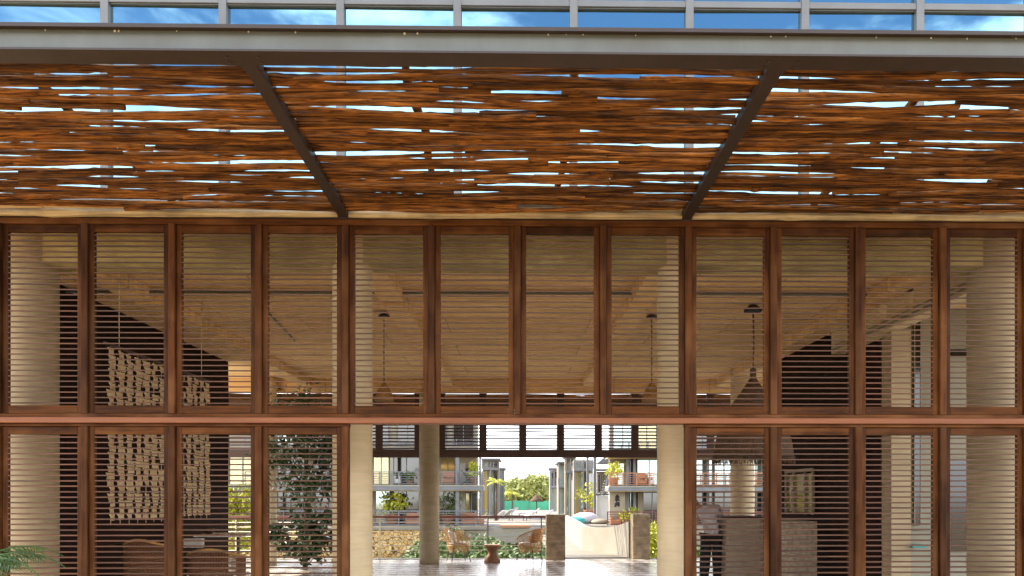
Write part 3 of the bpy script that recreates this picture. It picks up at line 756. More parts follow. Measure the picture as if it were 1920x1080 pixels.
for px in (430, 520, 590): win(L, px, px+50, 853, 908, 52.5, 'glass_gold' if px == 430 else 'glass_dark'); win(L, px, px+50, 921, 985, 52.5)
for px in (520, 600, 690, 745, 800, 850): win(L, px, px+38, 790, 836, 52.5, random.choice(['glass_dark','glass_gold','glass_green']))
rails(L, 460, 900, 822, 838, YA+.4)
rails(L, 460, 905, 885, 908.5, YA+.1, ret=2.2); rails(L, 460, 911, 958, 985.5, YA+.0, ret=2.2)
def potplant(px, py, Y, h, s, seed, label, leafm='leaf', pot=True, cat='plant', grp='balcony plants'):
    p = P(px, py, Y); t = thing('potted_plant', p, label, cat, grp)
    if pot: MB().lathe(p, [(h*.16,0),(h*.22,h*.3),(h*.24,h*.32),(h*.2,h*.32),(h*.18,h*.28)], 14).build('pot', M['terracotta'], t)
    c = MB(); crown(c, (p.x,p.y,p.z+h*.68), (h*.38,h*.38,h*.4), 22, 14, s, seed, .3); c.build('foliage', M[leafm], t)
potplant(747, 908.5, 51.4, .75, .09, 61, 'leafy plant behind the left upper balcony railing, beside the white pillar')
potplant(768, 908.5, 51.2, .8, .09, 62, 'leafy plant on the left upper balcony beside the middle window post')
potplant(888, 908.5, 51.3, 1.3, .10, 63, 'yellow green plant at the right end of the left upper balcony', 'leaf_yellow')
potplant(735, 985.5, 51.5, 2.2, .14, 64, 'tall palm like plant on the left ground terrace', 'leaf_yellow')
potplant(842, 985.5, 51.2, 2.1, .10, 65, 'round bushy plant in front of dark glass on the left ground floor')
def sofa(px0, px1, py, Y, label, matn='terracotta', grp='balcony furniture'):
    x0, x1 = XX(px0,Y), XX(px1,Y); z = ZZ(py,Y); t = thing('patio_sofa', ((x0+x1)/2, Y, z), label, 'sofa', grp)
    MB().bev(x0,x1,Y,Y+.7,z+.1,z+.38,.03,'x').build('seat', M[matn], t); MB().bev(x0,x1,Y+.55,Y+.7,z+.385,z+.8,.03,'x').build('backrest', M[matn], t)
    for a in (x0+.03, x1-.1):
        MB().box(a, a+.07, Y+.05, Y+.12, z, z+.1).build('leg', M['dark_wood'], t)
    for a in (x0, x1-.12): MB().bev(a, a+.12, Y+.02, Y+.54, z+.385, z+.56, .02, 'y').build('armrest', M[matn], t)
sofa(829, 851, 908.5, 51.1, 'terracotta sofa on the left upper balcony'); sofa(738, 750, 908.5, 50.9, 'white armchair on the left upper balcony', 'fabric_white')
sofa(760, 786, 985.3, 50.9, 'orange sofa on the left ground terrace beside the round column')
sofa(865, 893, 985.3, 50.8, 'orange sofa at the right end of the left ground terrace')
sofa(776, 787, 908.5, 51.0, 'pinkish armchair on the left upper balcony next to the terrace column', 'cream_wall')
p = P(902, 985.5, 50.8); tag(MB().lathe(p, [(.10,0),(.2,.1),(.24,.3),(.16,.42),(.18,.46)], 16).build('clay_pot', M['terracotta']), 'round clay pot at the corner of the left ground terrace', 'pot')
p = P(870, 908.5, 50.9)
dc = thing('folding_chair', p, 'dark folded deck chair leaning on the left upper balcony', 'chair')
MB().tube([(p.x-.15,p.y,p.z+.9),(p.x+.45,p.y,p.z+.02)], .035, 6).tube([(p.x-.15,p.y+.4,p.z+.9),(p.x+.45,p.y+.4,p.z+.02)], .035, 6).build('back_frame', M['ink'], dc)
MB().tube([(p.x-.2,p.y,p.z+.02),(p.x+.3,p.y,p.z+.3)], .03, 6).tube([(p.x-.2,p.y+.4,p.z+.02),(p.x+.3,p.y+.4,p.z+.3)], .03, 6).build('leg_frame', M['ink'], dc)

def block(px0, px1, Y, D, levels, label, side, seed, top, wallm='cream_wall', roof=True, bal=None):
    """farther block: levels = slab rows in picture y; steel posts at the corners, window bands, railings"""
    t = thing('apartment_block', ((XX(px0,Y)+XX(px1,Y))/2, Y, PZ), label, 'building', 'apartment blocks along the plaza')
    rnd = random.Random(seed)
    pb_('wall', wallm, t, (px0+1.5, px1-1.5, top, ZZ_(PZ, Y), Y+1.5, D))
    for y in levels: pb_('floor_slab', 'condo_grey', t, (px0, px1, y, y+3.2, Y, 1.45)); pb_('slab_top', 'white_wall', t, (px0, px1, y-1.2, y-.05, Y+.02, 1.4))
    for p in (px0+.8, (px0+px1)/2, px1-.8):
        pb_('steel_post', 'condo_grey', t, (p-.9, p+.9, top-2, ZZ_(PZ, Y), Y-.03, .02+.1))
    if roof: pb_('roof', 'condo_grey', t, (px0-2, px1+2, top-3.2, top-.5, Y-.3, D+2))
    yy = [top] + list(levels) + [ZZ_(PZ, Y)]
    for a, c in zip(yy[:-1], yy[1:]):
        if c-a < 8: continue
        w = (px1-px0)
        k = max(1, int(w/9))
        for q in range(k):
            if rnd.random() < .82:
                u0 = px0+2+ (w-4)*q/k+.7; u1 = px0+2+(w-4)*(q+1)/k-.7
                win(t, u0, u1, a+5, c-1.5, Y+1.42, rnd.choice(['glass_green','glass_dark','glass_green','glass_gold']), rnd.choice(['white_wall','condo_grey']), 0, .6)
    for y in levels: rails(t, px0, px1, y-14, y-1.5, Y+.08, 4, max(6,(px1-px0)/3))
    return t
def ZZ_(z, Y):
    """picture row of height z at distance Y"""
    return CY - (z-EYE.z)*F/(Y)
block(904, 936, 64, 4, [878], 'second apartment block on the left with a roofed top balcony', 'l', 1, 862)
block(900, 929, 70, 6, [914], 'third block on the left, mostly hidden, above the green netting', 'l', 2, 888, 'white_wall', False)
block(934, 946, 74, 3, [896], 'slim open balcony tower at the right end of the left row of blocks', 'l', 9, 880, 'white_wall')
block(1060, 1080, 66, 2.5, [884], 'slim balcony tower between the second and third blocks on the right', 'r', 10, 858, 'cream_wall')
# steel pergola frames
def frame(px0, px1, py, Y, label, px_post):
    t = thing('steel_pergola', P(px_post, ZZ_(PZ,Y), Y), label, 'pergola', 'slender steel pergola frames')
    pb_('beam', 'condo_grey', t, (px0, px1, py, py+1.6, Y, .12), (px0, px1, py+4.5, py+5.6, Y+1.5, .12))
    pb_('post', 'condo_grey', t, (px_post-1.2, px_post+1.2, py+1.7, ZZ_(PZ,Y), Y, .12))
frame(929, 951, 876, 80, 'slender steel pergola at the end of the left row of blocks', 941)
frame(1018, 1040, 881, 90, 'slender steel pergola at the far end of the right row of blocks', 1033)

Rb = thing('apartment_block', (12, YA, PZ), 'right apartment block with railed balcony and painted characters on its wall', 'building')
pb_('wall', 'cream_wall', Rb, (1143, 1760, 780, 986, 52.6, .5))
pb_('roof', 'condo_grey', Rb, (1141, 1760, 848, 856, YA+.3, 2.2)); pb_('soffit', 'ceil_warm', Rb, (1142, 1760, 856.2, 858, YA+.3, 2.25))
pb_('balcony_slab', 'white_wall', Rb, (1142, 1760, 911, 914, YA, 2.25)); pb_('slab_edge_beam', 'condo_grey', Rb, (1141, 1760, 914.3, 920.5, YA+.02, 2.2))
pb_('under_soffit', 'ceil_warm', Rb, (1142, 1760, 920.7, 922, YA+.2, 2.0))
for px0, px1 in ((1174, 1180), (1187.5, 1192), (1325,1330), (1430,1436)): pb_('steel_post', 'condo_grey', Rb, (px0, px1, 858.3, 910.8, 51.9, .25), (px0, px1, 922.2, 986, 51.9, .25))
pb_('sign_wall', 'cream_wall', Rb, (1143, 1172, 922.3, 986, 51.2, .2))
win(Rb, 1145, 1171, 869, 908, 52.5, 'glass_green', 'white_wall', 1); win(Rb, 1195, 1240, 859, 908, 52.5, 'glass_green')
win(Rb, 1181.5, 1187, 859, 908, 52.5, 'glass_dark', bars=0); win(Rb, 1181.5, 1187, 924, 985, 52.5, 'glass_green', bars=0)
win(Rb, 1206, 1240, 924, 985, 52.5, 'glass_dark'); pb_('curtain', 'cream_wall', Rb, (1196, 1205, 924, 984, 52.4, .1))
for px in (1300, 1340, 1400, 1470): win(Rb, px, px+36, 860, 908, 52.5, 'glass_green'); win(Rb, px, px+36, 924, 985, 52.5, 'glass_dark')
for px in (1150, 1195, 1240, 1300, 1360, 1420): win(Rb, px, px+36, 795, 842, 52.5, random.choice(['glass_dark','glass_gold','glass_green']))
rails(Rb, 1143, 1600, 828, 845, YA+.4)
rails(Rb, 1143, 1600, 887, 910.5, YA+.1, step=25, matn='terracotta'); rails(Rb, 1139, 1600, 960, 985.5, YA, step=30, matn='red_wood')
# painted characters
ink = MB()
def stroke(pts, w):
    Y = 51.18
    q = [P(1143+u*.22+4.5, 927.5+v*.22, Y) for u, v in pts]
    ink.tube(q, w*.006, 5)
for s in ([(34,10),(52,8)],[(43,2),(43,16)],[(28,22),(60,18)],[(30,30),(56,27)],[(44,16),(42,40),(34,52)],[(28,44),(40,36),(30,50)],[(46,34),(52,44),(64,50)],[(54,30),(48,40)],
          [(38,62),(44,58)],[(32,72),(30,96),(26,104)],[(36,70),(60,68),(60,92),(54,98)],[(42,78),(54,76)],[(48,72),(42,92)],[(46,82),(54,92)]):
    stroke(s, 9)
ink.build('painted_characters', M['ink'], Rb)
potplant(1150, 910.5, 51.3, 1.5, .10, 71, 'climbing plant at the left end of the right upper balcony', 'leaf_yellow')
potplant(1186, 985.5, 51.0, 1.1, .09, 72, 'small plant behind the right ground terrace railing', 'leaf_yellow')
potplant(1172, 985.5, 50.9, .9, .09, 73, 'reddish potted plant left of the right pier', 'leaf_yellow')
sofa(1196, 1213, 910.5, 51.1, 'reddish sofa on the right upper balcony'); sofa(1217, 1227, 910.5, 51.0, 'white armchair on the right upper balcony', 'fabric_white')
sofa(1145, 1165, 985.3, 50.9, 'reddish sofa on the right ground terrace', 'terracotta')
# tall steel column with white panel and stair
T = thing('stair_tower', P(1116, ZZ_(PZ,56), 56), 'steel framed stair tower with a blue white wall panel left of the painted characters', 'stair tower')
pb_('steel_post', 'condo_grey', T, (1113, 1118.5, 850, ZZ_(PZ,55.6), 55.6, .25)); pb_('steel_post', 'condo_grey', T, (1100, 1104, 850, ZZ_(PZ,58), 58, .25))
pb_('wall_panel', 'curtain', T, (1119, 1141, 929, 976, 56, .15)); pb_('panel_frame', 'condo_grey', T, (1118.7, 1142, 925, 928.8, 55.95, .25))
pb_('upper_wall', 'cream_wall', T, (1119, 1141, 884, 924.8, 57, .15)); win(T, 1121, 1126, 890, 922, 56.9, 'glass_dark', 'white_wall', 0); win(T, 1129, 1134, 890, 922, 56.9, 'glass_gold', 'white_wall', 0)
pb_('landing', 'condo_grey', T, (1118.7, 1143, 879, 882, 55.9, 2))
m = MB(); a = P(1133, 927, 55.4); c = P(1144, 886, 55.4)
m.tube([a, c], .13, 6); 
for k in range(9):
    q = a.lerp(c, k/8); m.box(q.x-.16, q.x+.16, q.y, q.y+1.2, q.z-.03, q.z+.03)
m.build('stair_flight', M['condo_grey'], T)
m = MB(); x0, x1, x2 = XX(1119,56), XX(1132,56), XX(1143,56); z0, z1 = ZZ(869,56), ZZ(858,56)
m.add([(x0,55.6,z0),(x1,55.6,z1),(x2,55.6,z1+.05),(x2,55.6,z0),(x0,58,z0),(x1,58,z1),(x2,58,z1+.05),(x2,58,z0)], [(0,3,2,1),(4,5,6,7),(0,1,5,4),(1,2,6,5),(2,3,7,6),(3,0,4,7)])
m.build('sloped_roof', M['condo_grey'], T)
potplant(1109, ZZ_(PZ,58)-.3, 58.5, 2.6, .14, 74, 'tall bright plant behind the steel post of the stair tower', 'leaf_yellow')
block(1076, 1112, 62, 4, [880], 'second apartment block on the right with hanging white curtains', 'r', 5, 862, 'white_wall', False)
cu = MB()
for k in range(5): cu.pbox(1102.5+k*2.1, 1104+k*2.1, 888, 926, 61.6+.03*(k%2), .04)
tag(cu.build('hanging_curtains', M['curtain']), 'row of white curtains hanging on the second right block', 'curtain')
block(1047, 1082, 78, 5, [911], 'third apartment block on the right with greenish glass walls', 'r', 6, 868, 'cream_wall')
block(1031, 1047, 95, 5, [912], 'farthest apartment block on the right, slim and pale', 'r', 7, 880, 'white_wall')

# netting fence, far trees, palapa, palms
nf = thing('netting_fence', P(968, ZZ_(PZ,105), 105), 'bright green construction netting fence across the far end of the plaza', 'fence')
for a, c in ((905, 931), (931.6, 962), (962.6, 992), (992.6, 1033)):
    pb_('net_panel', 'green_net', nf, (a, c, 939+random.uniform(-1,1), ZZ_(PZ,105), 105, .05))
    pb_('fence_post', 'alu', nf, (c-.3, c+.4, 937, ZZ_(PZ,105), 104.9, .08))
pos = [(948,.9),(957,1.2),(966,1.0),(975,1.25),(985,1.05),(994,1.3),(1003,1.1),(1012,1.3),(1022,1.2),(1033,1.3),(940,.8),(928,1.1),(1044,1.1)]
wds = ['a lighter crown','a taller crown','a thin crown','a round crown','a ragged crown','a broad crown','a low crown','a full crown','a pale crown','a dense crown','a small crown','a drooping crown','a half hidden crown']
base = None
for i, (px, s) in enumerate(pos):
    Y = 128+(i*7)%23; x = XX(px, Y)
    lab = 'far tree with %s above the green netting, %s of gap' % (wds[i], ['left end','left third','centre left','centre','centre','centre right','right third','right third','right end','far right','left edge','left edge','right edge'][i])
    if base is None:
        base = tree('far_tree', 0, 0, 0, 5.2, 2.1, 70, 22, .34, 91, 'leaf_far', lab, 'trees beyond the green netting', 'tree', .3, .12); t = base
    else:
        t = copy_tree(base); t['label'] = lab
    t.location = (x, Y, -2.1+.8); t.scale = (s*.95, s, s*.92); t.rotation_euler = (0,0,i*1.3)
palm('palm_tree', XX(960,88), 88, PZ, 2.2, 11, 1.5, 15, 'small bright palm in front of the green netting', leafm='leaf_yellow', nl=14, lw=.06)
palm('palm_tree', XX(930,60), 60, PZ, 2.9, 11, .95, 16, 'bright palm beside the left blocks, higher than the netting', leafm='leaf_yellow', nl=14, lw=.06)
pa = thing('palapa', P(1006, ZZ_(PZ,84), 84), 'small thatched palapa umbrella on the plaza in front of the netting', 'palapa')
p = P(1006, ZZ_(PZ,84), 84)
MB().lathe((p.x,p.y,p.z+1.25), [(.72,0),(.78,.05),(.5,.32),(.2,.62),(.03,.8)], 20).build('thatch_roof', M['thatch'], pa)
MB().tube([p, (p.x,p.y,p.z+1.3)], .05, 7).build('pole', M['bark'], pa)
# loungers and poufs on the plaza
def lounger(px, py, Y, label, rz=0):
    p = P(px, py, Y); p.z = PZ
    t = thing('sun_lounger', p, label, 'sun lounger', 'white sun loungers on the plaza', rz)
    Mx = WM[t.name]
    MB().box(-.9,.5,-.33,.33,.22,.32,Mx).build('mattress', M['fabric_white'], t)
    MB().box(0,.75,-.33,.33,0,.1,Mx@Matrix.Translation((.5,0,.23))@Matrix.Rotation(R(-38),4,'Y')).build('backrest', M['fabric_white'], t)
    for sx in (-.8,.4):
        for sy in (-.28,.24): MB().box(sx,sx+.05,sy,sy+.05,0,.219,Mx).build('leg', M['alu'], t)
for px, Y, w in ((922,62,'left, near the block corner'),(938,66,'second from the left'),(975,60,'behind the planter'),(1012,64,'left of the square pier'),(990,72,'below the palapa'),(950,76,'farthest, near the palm')):
    lounger(px, 0, Y, 'white sun lounger on the plaza, ' + w, random.uniform(-.5,.5))
def pouf(px, py, Y, r, h, matn, label):
    p = P(px, py, Y); p.z = PZ
    tag(MB().lathe(p, [(r*.6,0),(r*.95,h*.2),(r,h*.45),(r*.85,h*.75),(r*.45,h*.97),(r*.1,h)], 20).build('pouf', M[matn], origin=tuple(p)), label, 'pouf')
pouf(1078, 0, 52, .75, .5, 'teal', 'large teal pouf above the left curved ramp wall')
pouf(1098, 0, 54, .95, .75, 'fabric_grey', 'large grey pouf beside the teal one')
pouf(1125, 0, 53, .6, .35, 'cream_wall', 'low beige pouf at the foot of the stair tower')

# ------------------------------------------------------------------ terrace furniture
def rattan_chair(loc, rz, label, cush, cushm):
    t = thing('rattan_chair', loc, label, 'chair', 'round rattan chairs on the terrace', rz); Mx = WM[t.name]
    tr = lambda p: Mx @ Vector(p)
    # back opens towards +x (front); shell goes round the back
    def shell(k, ph):   # k 0 seat ring .. 1 rim
        r = .29 + .07*k; c = (1+math.cos(ph))/2   # ph = 0 at the back
        z = .42 + k*(.10 + .36*c**.8)
        return tr((-r*math.cos(ph)-.03*k*c, r*math.sin(ph)*1.05, z))
    ph = [R(-128)+R(256)*i/28 for i in range(29)]
    MB().tube([shell(1,a) for a in ph], .016, 8).build('rim', M['rattan'], t)
    m = MB()
    for k in range(1, 10): m.tube([shell(k/10, a) for a in ph], .0065, 5)
    for i in range(0, 29, 2): m.tube([shell(k/6, ph[i]) for k in range(7)], .0065, 5)
    m.build('back_weave', M['rattan'], t)
    ring = [tr((.29*math.cos(a), .30*math.sin(a), .42)) for a in [2*math.pi*i/28 for i in range(28)]]
    MB().tube(ring, .018, 8, closed=True).build('seat_ring', M['rattan'], t)
    m = MB()
    for j, (z, r) in enumerate(((.38,.285),(.34,.275),(.30,.26),(.26,.24))):
        m.tube([tr((r*math.cos(a), r*1.03*math.sin(a), z)) for a in [2*math.pi*i/24 for i in range(24)]], .007, 5, closed=True)
    for i in range(22):
        a = 2*math.pi*i/22; m.tube([tr((.29*math.cos(a),.30*math.sin(a),.42)), tr((.24*math.cos(a+.2),.247*math.sin(a+.2),.25))], .0065, 5)
    m.build('seat_apron', M['rattan'], t)
    for a in (45, 135, 225, 315):
        a = R(a); MB().tube([tr((.23*math.cos(a),.23*math.sin(a),.41)), tr((.36*math.cos(a),.36*math.sin(a),0))], [.013,.009], 6).build('leg', M['dark_wood'] , t)
    MB().lathe((0,0,.43), [(.2,0),(.265,.015),(.275,.04),(.26,.065),(.15,.08)], 24, M=Mx).build('seat_cushion', M['fabric_white'], t)
    if cush:
        cm = MB(); Mc = Mx @ Matrix.Translation((-.17,0,.66)) @ Matrix.Rotation(R(-18),4,'Y')
        n = 8
        vs = []; 
        for s in (-1,1):
            for j in range(n+1):
                for i in range(n+1):
                    u, v = i/n*2-1, j/n*2-1; th = .07*((1-u**4)*(1-v**4))**.5
                    vs.append(Mc @ Vector((s*th, u*.21*(1-.06*v*v), v*.19*(1-.06*u*u))))
        N = (n+1)**2; fs_ = []
        for s in (0,1):
            for j in range(n):
                for i in range(n):
                    a = s*N+j*(n+1)+i; q = (a,a+1,a+n+2,a+n+1); fs_.append(q if s else q[::-1])
        cm.add(vs, fs_, True); cm.build('pillow', M[cushm], t)
    return t
rattan_chair((XX(860,20.75), 20.75, 0), R(20), 'left round rattan chair beside the terrace column, with a pale pillow', True, 'fabric_white')
rattan_chair((XX(993,20.6), 20.6, 0), R(150), 'right round rattan chair left of the square pier, with a brown patterned pillow', True, 'pattern')
st = thing('wicker_stool', (XX(923,20.5), 20.5, 0), 'hourglass shaped brown wicker stool between the two rattan chairs', 'stool')
MB().lathe((XX(923,20.5), 20.5, .0), [(.20,0),(.215,.02),(.19,.09),(.13,.19),(.105,.25),(.14,.33),(.2,.40),(.212,.43)], 28).build('body', M['wicker_dark'], st)
MB().lathe((XX(923,20.5), 20.5, .4305), [(.215,0),(.22,.015),(.2,.03)], 28).build('top', M['rattan'], st)
# small pot plant on the railing side
tree('slender_plant', XX(846,23.5), 23.5, -2.0, 2.95, .28, 22, 14, .05, 81, 'leaf', 'slender green plant rising behind the left rattan chair', None, 'plant', .6, .02)

# ------------------------------------------------------------------ inside the veranda: woven screen
def screen():
    t = thing('hanging_screen', (-4.62, 9, 1.4), 'tall hanging screen of folded pale fibre pieces on the left', 'screen')
    y0, y1, z0, z1 = 9.0, 12.0, 1.42, 3.37; nc, nr = 14, 25
    for c in range(nc):
        m = MB(); y = y0+(y1-y0)*(c+.5)/nc; rnd = random.Random(c); w = (y1-y0)/nc
        for r in range(nr):
            if rnd.random() < .02: continue
            z = z1-(z1-z0)*(r+.5)/nr; h = (z1-z0)/nr; tw = rnd.uniform(-.18,.18)
            Mx = Matrix.Translation((-4.6+rnd.uniform(-.015,.015), y, z)) @ Matrix.Rotation(tw, 4, 'Z') @ Matrix.Rotation(rnd.uniform(-.05,.05), 4, 'X')
            a = w*.36; b_ = h*.46; d = .010
            # folded petal: waist narrower than ends
            vs = [Mx@Vector(v) for v in ((d,-a,b_),(d,a,b_),(d*1.6,0,b_*.8),(-d,-a*.8,b_),(-d,a*.8,b_),
                                         (d,-a*.82,0),(d,a*.82,0),(-d,0,0),(d,-a,-b_),(d,a,-b_),(-d,0,-b_))]
            m.add(vs, [(0,2,1,4,3),(0,5,2),(2,5,6),(2,6,1),(3,7,5,0),(1,6,7,4),(3,4,7),(5,8,9,6),(5,7,10,8),(6,9,10,7),(8,10,9)])
        m.tube([(-4.6,y,z0-.05),(-4.6,y,z1+.02)], .004, 4)
        m.build('fibre_strand', M['screen'], t)
    MB().box(-4.62,-4.58,y0-.02,y1+.02,z1+.021,z1+.05).build('top_bar', M['dark_wood'], t)
    MB().tube([(-4.6,y0+.3,z1+.05),(-4.6,y0+.3,4.62)], .005, 4).tube([(-4.6,y1-.3,z1+.05),(-4.6,y1-.3,4.62)], .005, 4).build('hanging_wires', M['cable'], t)
screen()
# woven armchairs behind the shutters
def woven_chair(px0, px1, pytop, Y, label, cushpx=None):
    x0, x1 = XX(px0,Y), XX(px1,Y); zt_ = ZZ(pytop,Y); xm = (x0+x1)/2; w = (x1-x0)/2
    t = thing('woven_armchair', (xm,Y,0), label, 'armchair', 'woven armchairs behind the left shutters')
    m = MB(); fr_ = MB()
    def pt(a, z): return (xm + w*math.cos(a), Y+.35 - .38*math.sin(a)*1.0, z)
    an = [math.pi*i/30 for i in range(31)]
    # back nearest the camera, arms going away
    top = lambda a: zt_ - .12*(abs(math.cos(a))**2)
    fr_.tube([pt(a, top(a)) for a in an], .022, 8); fr_.tube([pt(a, .42) for a in an], .016, 8); fr_.tube([pt(a, .12) for a in an], .018, 8)
    fr_.build('frame', M['rattan'], t)
    for i in range(61):
        a = math.pi*i/60; m.tube([pt(a, .12), pt(a, .45), pt(a, top(a))], .0085, 5)
    for z in (.22,.32,.55,.66,.78):
        if z < zt_-.14: m.tube([pt(a, z) for a in an], .010, 5)
    m.build('woven_back', M['wicker_dark'], t)
    MB().box(xm-w*.85, xm+w*.85, Y+.1, Y+.75, .30, .45).build('seat_cushion', M['fabric_white'], t)
    for a, b_ in ((-1,0),(1,0),(-1,1),(1,1)):
        x = xm+a*w*.85; y = Y+.1+b_*.6; MB().tube([(x,y,0),(x,y,.3)], .02, 6).build('leg', M['dark_wood'], t)
woven_chair(216, 304, 1012, 11.9, 'woven armchair behind the second lower shutter from the left')
woven_chair(337, 446, 1030, 12.6, 'woven armchair behind the third lower shutter, in front of the white cushions')
m = MB(); m.pbox(343, 378, 1010, 1027, 13.4, .12); tag(m.build('cushion', M['fabric_white']), 'white square cushion above the woven armchair behind the third lower shutter', 'cushion')
ta = thing('low_table', (XX(400,14.2),14.2,0), 'table with pale stone top behind the woven armchairs', 'table')
MB().pbox(362, 452, 1003, 1007, 14.0, .9).build('tabletop', M['fabric_white'], ta)
for px in (368, 446):
    for dy in (.05,.75): MB().pbox(px-2, px+2, 1007.3, ZZ_(0,14.0), 14.0+dy, .05).build('leg', M['dark_wood'], ta)
tag(MB().lathe((XX(392,14.4),14.4,ZZ(1003,14.0)), [(.05,0),(.07,.05),(.09,.1),(.08,.11)],16).build('bowl', M['dark_wood']), 'small dark bowl on the pale table behind the woven armchairs', 'bowl')
# pendants
def pendant(px, Y, py_top, py_shade, py_bot, r, label):
    x = XX(px, Y); zt_, zs, zb = 4.61, ZZ(py_shade, Y), ZZ(py_bot, Y)
    t = thing('pendant_lamp', (x,Y,zb), label, 'lamp', 'small woven pendant lamps')
    MB().tube([(x,Y,zs),(x,Y,zt_)], .009, 6).build('cord', M['bark'], t)
    MB().lathe((x,Y,zt_-.05), [(.09,0),(.09,.02),(.03,.048)], 16).build('ceiling_rose', M['ink'], t)
    MB().lathe((x,Y,zb), [(r,0),(r*1.03,.01),(r*.85,(zs-zb)*.4),(r*.35,(zs-zb)*.85),(.02,zs-zb)], 20).build('shade', M['lampshade'], t)
pendant(720, 12.8, 590, 718, 752, .15, 'small ochre pendant lamp on a long cord behind the shutter over the left column')
pendant(1222, 12.8, 590, 716, 752, .16, 'small ochre pendant lamp partly hidden by the right column')
Yc = 12.1; xc = XX(1412, Yc); za, zb = ZZ(705,Yc), ZZ(858,Yc)
cl = thing('cone_lamp', (xc,Yc,zb), 'huge conical thatched pendant lamp with a fringe, right of the opening', 'lamp')
MB().tube([(xc,Yc,za),(xc+.01,Yc,(za+4.6)/2),(xc,Yc,4.61)], .014, 7).tube([(xc,Yc,za-.02),(xc,Yc,za+.12)], .05, 8).build('cord', M['bark'], cl)
MB().lathe((xc,Yc,4.50), [(.13,0),(.14,.03),(.05,.1)], 16).build('ceiling_rose', M['ink'], cl)
m = MB(); n = 40; prof = [(.03,za),(.20,za-.26),(.38,za-.51),(.50,za-.74),(.57,zb+.2),(.60,zb)]
m.lathe((xc,Yc,0), [(r,z) for r,z in prof][::-1], n); m.build('shade', M['thatch'], cl)
m = MB(); rnd = random.Random(4)
for k in range(150):
    a = 2*math.pi*k/150; r = .60; h = rnd.uniform(.05,.11); x, y = xc+r*math.cos(a), Yc+r*math.sin(a)
    m.tube([(x,y,zb+.01),(x+rnd.uniform(-.015,.015),y,zb-h)], .006, 4)
m.build('fringe', M['thatch'], cl)
# conduits on the soffit
cd = thing('ceiling_conduit', (-2,12,4.58), 'grey electrical conduits running along the concrete soffit', 'conduit')
a = XX(735, 11.7)
MB().tube([(a+.9,11.55,4.59),(a+.02,11.55,4.59),(a,11.6,4.59),(a,12.5,4.59),(a-.05,12.55,4.59),(XX(700,12.6),12.6,4.59)], .016, 7).build('conduit_run', M['bark'], cd)
MB().tube([(-9,11.25,4.55),(9,11.25,4.55)], .02, 7).build('conduit_run', M['grey_steel'], cd)
MB().tube([(XX(500,12.6),12.6,4.6),(XX(553,15),15,4.6)], .014, 6).build('conduit_run', M['grey_steel'], cd)
MB().box(XX(232,9.9),XX(238,9.9),9.7,9.8,4.45,4.612).build('junction_box', M['ink'], cd)
MB().tube([(-5.2,9.0,4.6),(-5.2,17.4,4.6)], .013, 6).build('conduit_run', M['grey_steel'], cd)

# counter, covered table
tag(MB().pbox(1462, 1532, 978, 1130, 13.5, 1.2).build('bar_counter', M['rough']), 'rough pale concrete counter behind the second lower shutter right of the opening', 'counter')
tb = thing('cloth_table', (XX(1398,14.6),14.6,0), 'table under a long sand coloured cloth behind the person', 'table')
MB().bev(XX(1362,14.6), XX(1432,14.6), 14.6, 15.6, .05, ZZ(972,14.6), .03, 'z').build('cloth', M['sand_cloth'], tb)
MB().bev(XX(1362,14.6)-.01, XX(1432,14.6)+.01, 14.59, 15.61, ZZ(972,14.6)+.001, ZZ(972,14.6)+.03, .01, 'x').build('tabletop', M['wood_h'], tb)

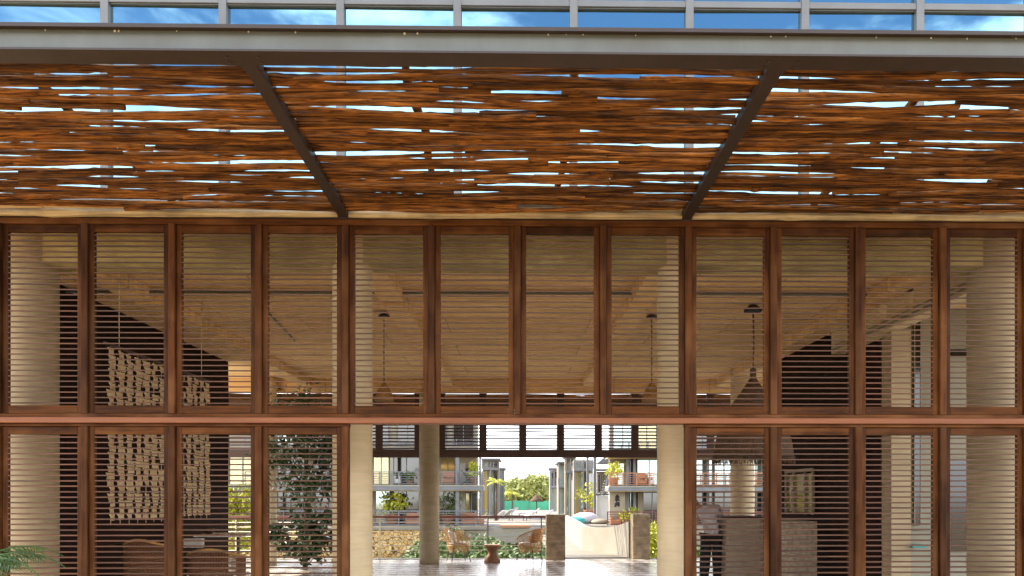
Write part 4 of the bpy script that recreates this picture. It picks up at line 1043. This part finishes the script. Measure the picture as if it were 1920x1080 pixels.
# ------------------------------------------------------------------ person
def skin(name, verts, edges, radii, matn, parent=None, root=0, sub=2):
    me = bpy.data.meshes.new(name)
    W = WM[parent.name] if parent else Matrix.Identity(4)
    me.from_pydata([W.inverted() @ Vector(v) for v in verts], edges, [])
    o = bpy.data.objects.new(name, me); COL.objects.link(o); me.materials.append(M[matn])
    if parent: o.parent = parent; WM[o.name] = W
    sk = o.modifiers.new('skin', 'SKIN'); sk.use_smooth_shade = True
    for i, r in enumerate(radii):
        sv = me.skin_vertices[0].data[i]; sv.radius = r if isinstance(r, tuple) else (r, r); sv.use_root = (i == root)
    ss = o.modifiers.new('sub', 'SUBSURF'); ss.levels = sub; ss.render_levels = sub
    return o
def person():
    Y = 15.0; x = XX(1334, Y)
    W = thing('person', (x, Y, 0), 'person in loose pale grey shirt and black trousers bending left behind a shutter', 'person')
    T = lambda dx, dy, z: (x+dx, Y+dy, z)
    # trousers
    v = [T(0,0,.98), T(.10,0,.92), T(.12,.02,.50), T(.13,.04,.08), T(-.10,0,.92), T(-.12,.0,.50), T(-.14,.03,.08)]
    skin('trousers', v, [(0,1),(1,2),(2,3),(0,4),(4,5),(5,6)], [(.19,.13),(.135,.12),.11,.09,(.135,.12),.11,.09], 'fabric_black', W)
    # shirt: torso leaning to the left with both upper arms
    v = [T(0.01,0,.93), T(0,.0,1.10), T(-.05,-.01,1.28), T(-.12,-.02,1.42), T(-.20,-.03,1.49), T(.10,0,1.46), T(.20,.04,1.26), T(.12,.16,1.10), T(-.30,.0,1.38), T(-.34,.08,1.16)]
    skin('shirt', v, [(0,1),(1,2),(2,3),(3,4),(3,5),(5,6),(6,7),(3,8),(8,9)], [(.25,.15),(.245,.15),(.24,.15),(.19,.14),.075,.10,.065,.055,.085,.06], 'fabric_grey', W)
    # body: forearms, neck, head, feet as one skinned surface
    hx, hy, hz_ = -.33, -.03, 1.54
    v = [T(-.12,-.02,1.36), T(-.20,-.03,1.48), T(-.26,-.03,1.515), T(hx,hy,hz_), T(hx-.09,hy,hz_+.02),
         T(.12,.02,1.34), T(.19,.05,1.24), T(.10,.20,1.05), T(.02,.26,1.0), T(-.28,.02,1.32), T(-.33,.09,1.14), T(-.34,.20,1.0), T(-.34,.27,.97),
         T(0,0,.95), T(.12,.02,.5), T(.13,.04,.07), T(.13,-.10,.035), T(-.12,0,.5), T(-.14,.03,.07), T(-.14,-.10,.035)]
    e = [(0,1),(1,2),(2,3),(3,4),(0,5),(5,6),(6,7),(7,8),(0,9),(9,10),(10,11),(11,12),(0,13),(13,14),(14,15),(15,16),(13,17),(17,18),(18,19)]
    r = [.09,.055,.052,(.088,.082),(.075,.07),.05,.042,.034,.028,.05,.042,.034,.028,.09,.055,.04,.035,.055,.04,.035]
    body = skin('body', v, e, r, 'skin', W)
    # fingers
    for cx, cy, cz, d in ((.02,.26,1.0,-1), (-.34,.27,.97,1)):
        m = MB()
        for k, L_ in enumerate((.062,.072,.068,.055)):
            off = (k-1.5)*.018
            m.tube([T(cx+off, cy+.02, cz), T(cx+off, cy+.02+L_*.6, cz-.012), T(cx+off, cy+.02+L_*.9, cz-.036)], [.009,.008,.0065], 6)
        m.tube([T(cx+d*.028, cy-.01, cz), T(cx+d*.05, cy+.025, cz-.01), T(cx+d*.045, cy+.05, cz-.02)], [.011,.009,.007], 6)
        m.build('fingers', M['skin'], W)
    m = MB(); c = Vector(T(hx-.035,hy-.02,hz_+.035))
    prof = [(.03,-.085),(.085,-.06),(.102,0),(.09,.05),(.05,.088),(.01,.1)]
    m.lathe(tuple(c), prof, 20); m.build('hair', M['hair'], W)
    for sx in (.13,-.14):
        MB().bev(x+sx-.045, x+sx+.045, Y-.17, Y+.09, 0, .07, .02, 'y').build('shoe', M['fabric_black'], W)
person()
print('objects', len(bpy.data.objects))
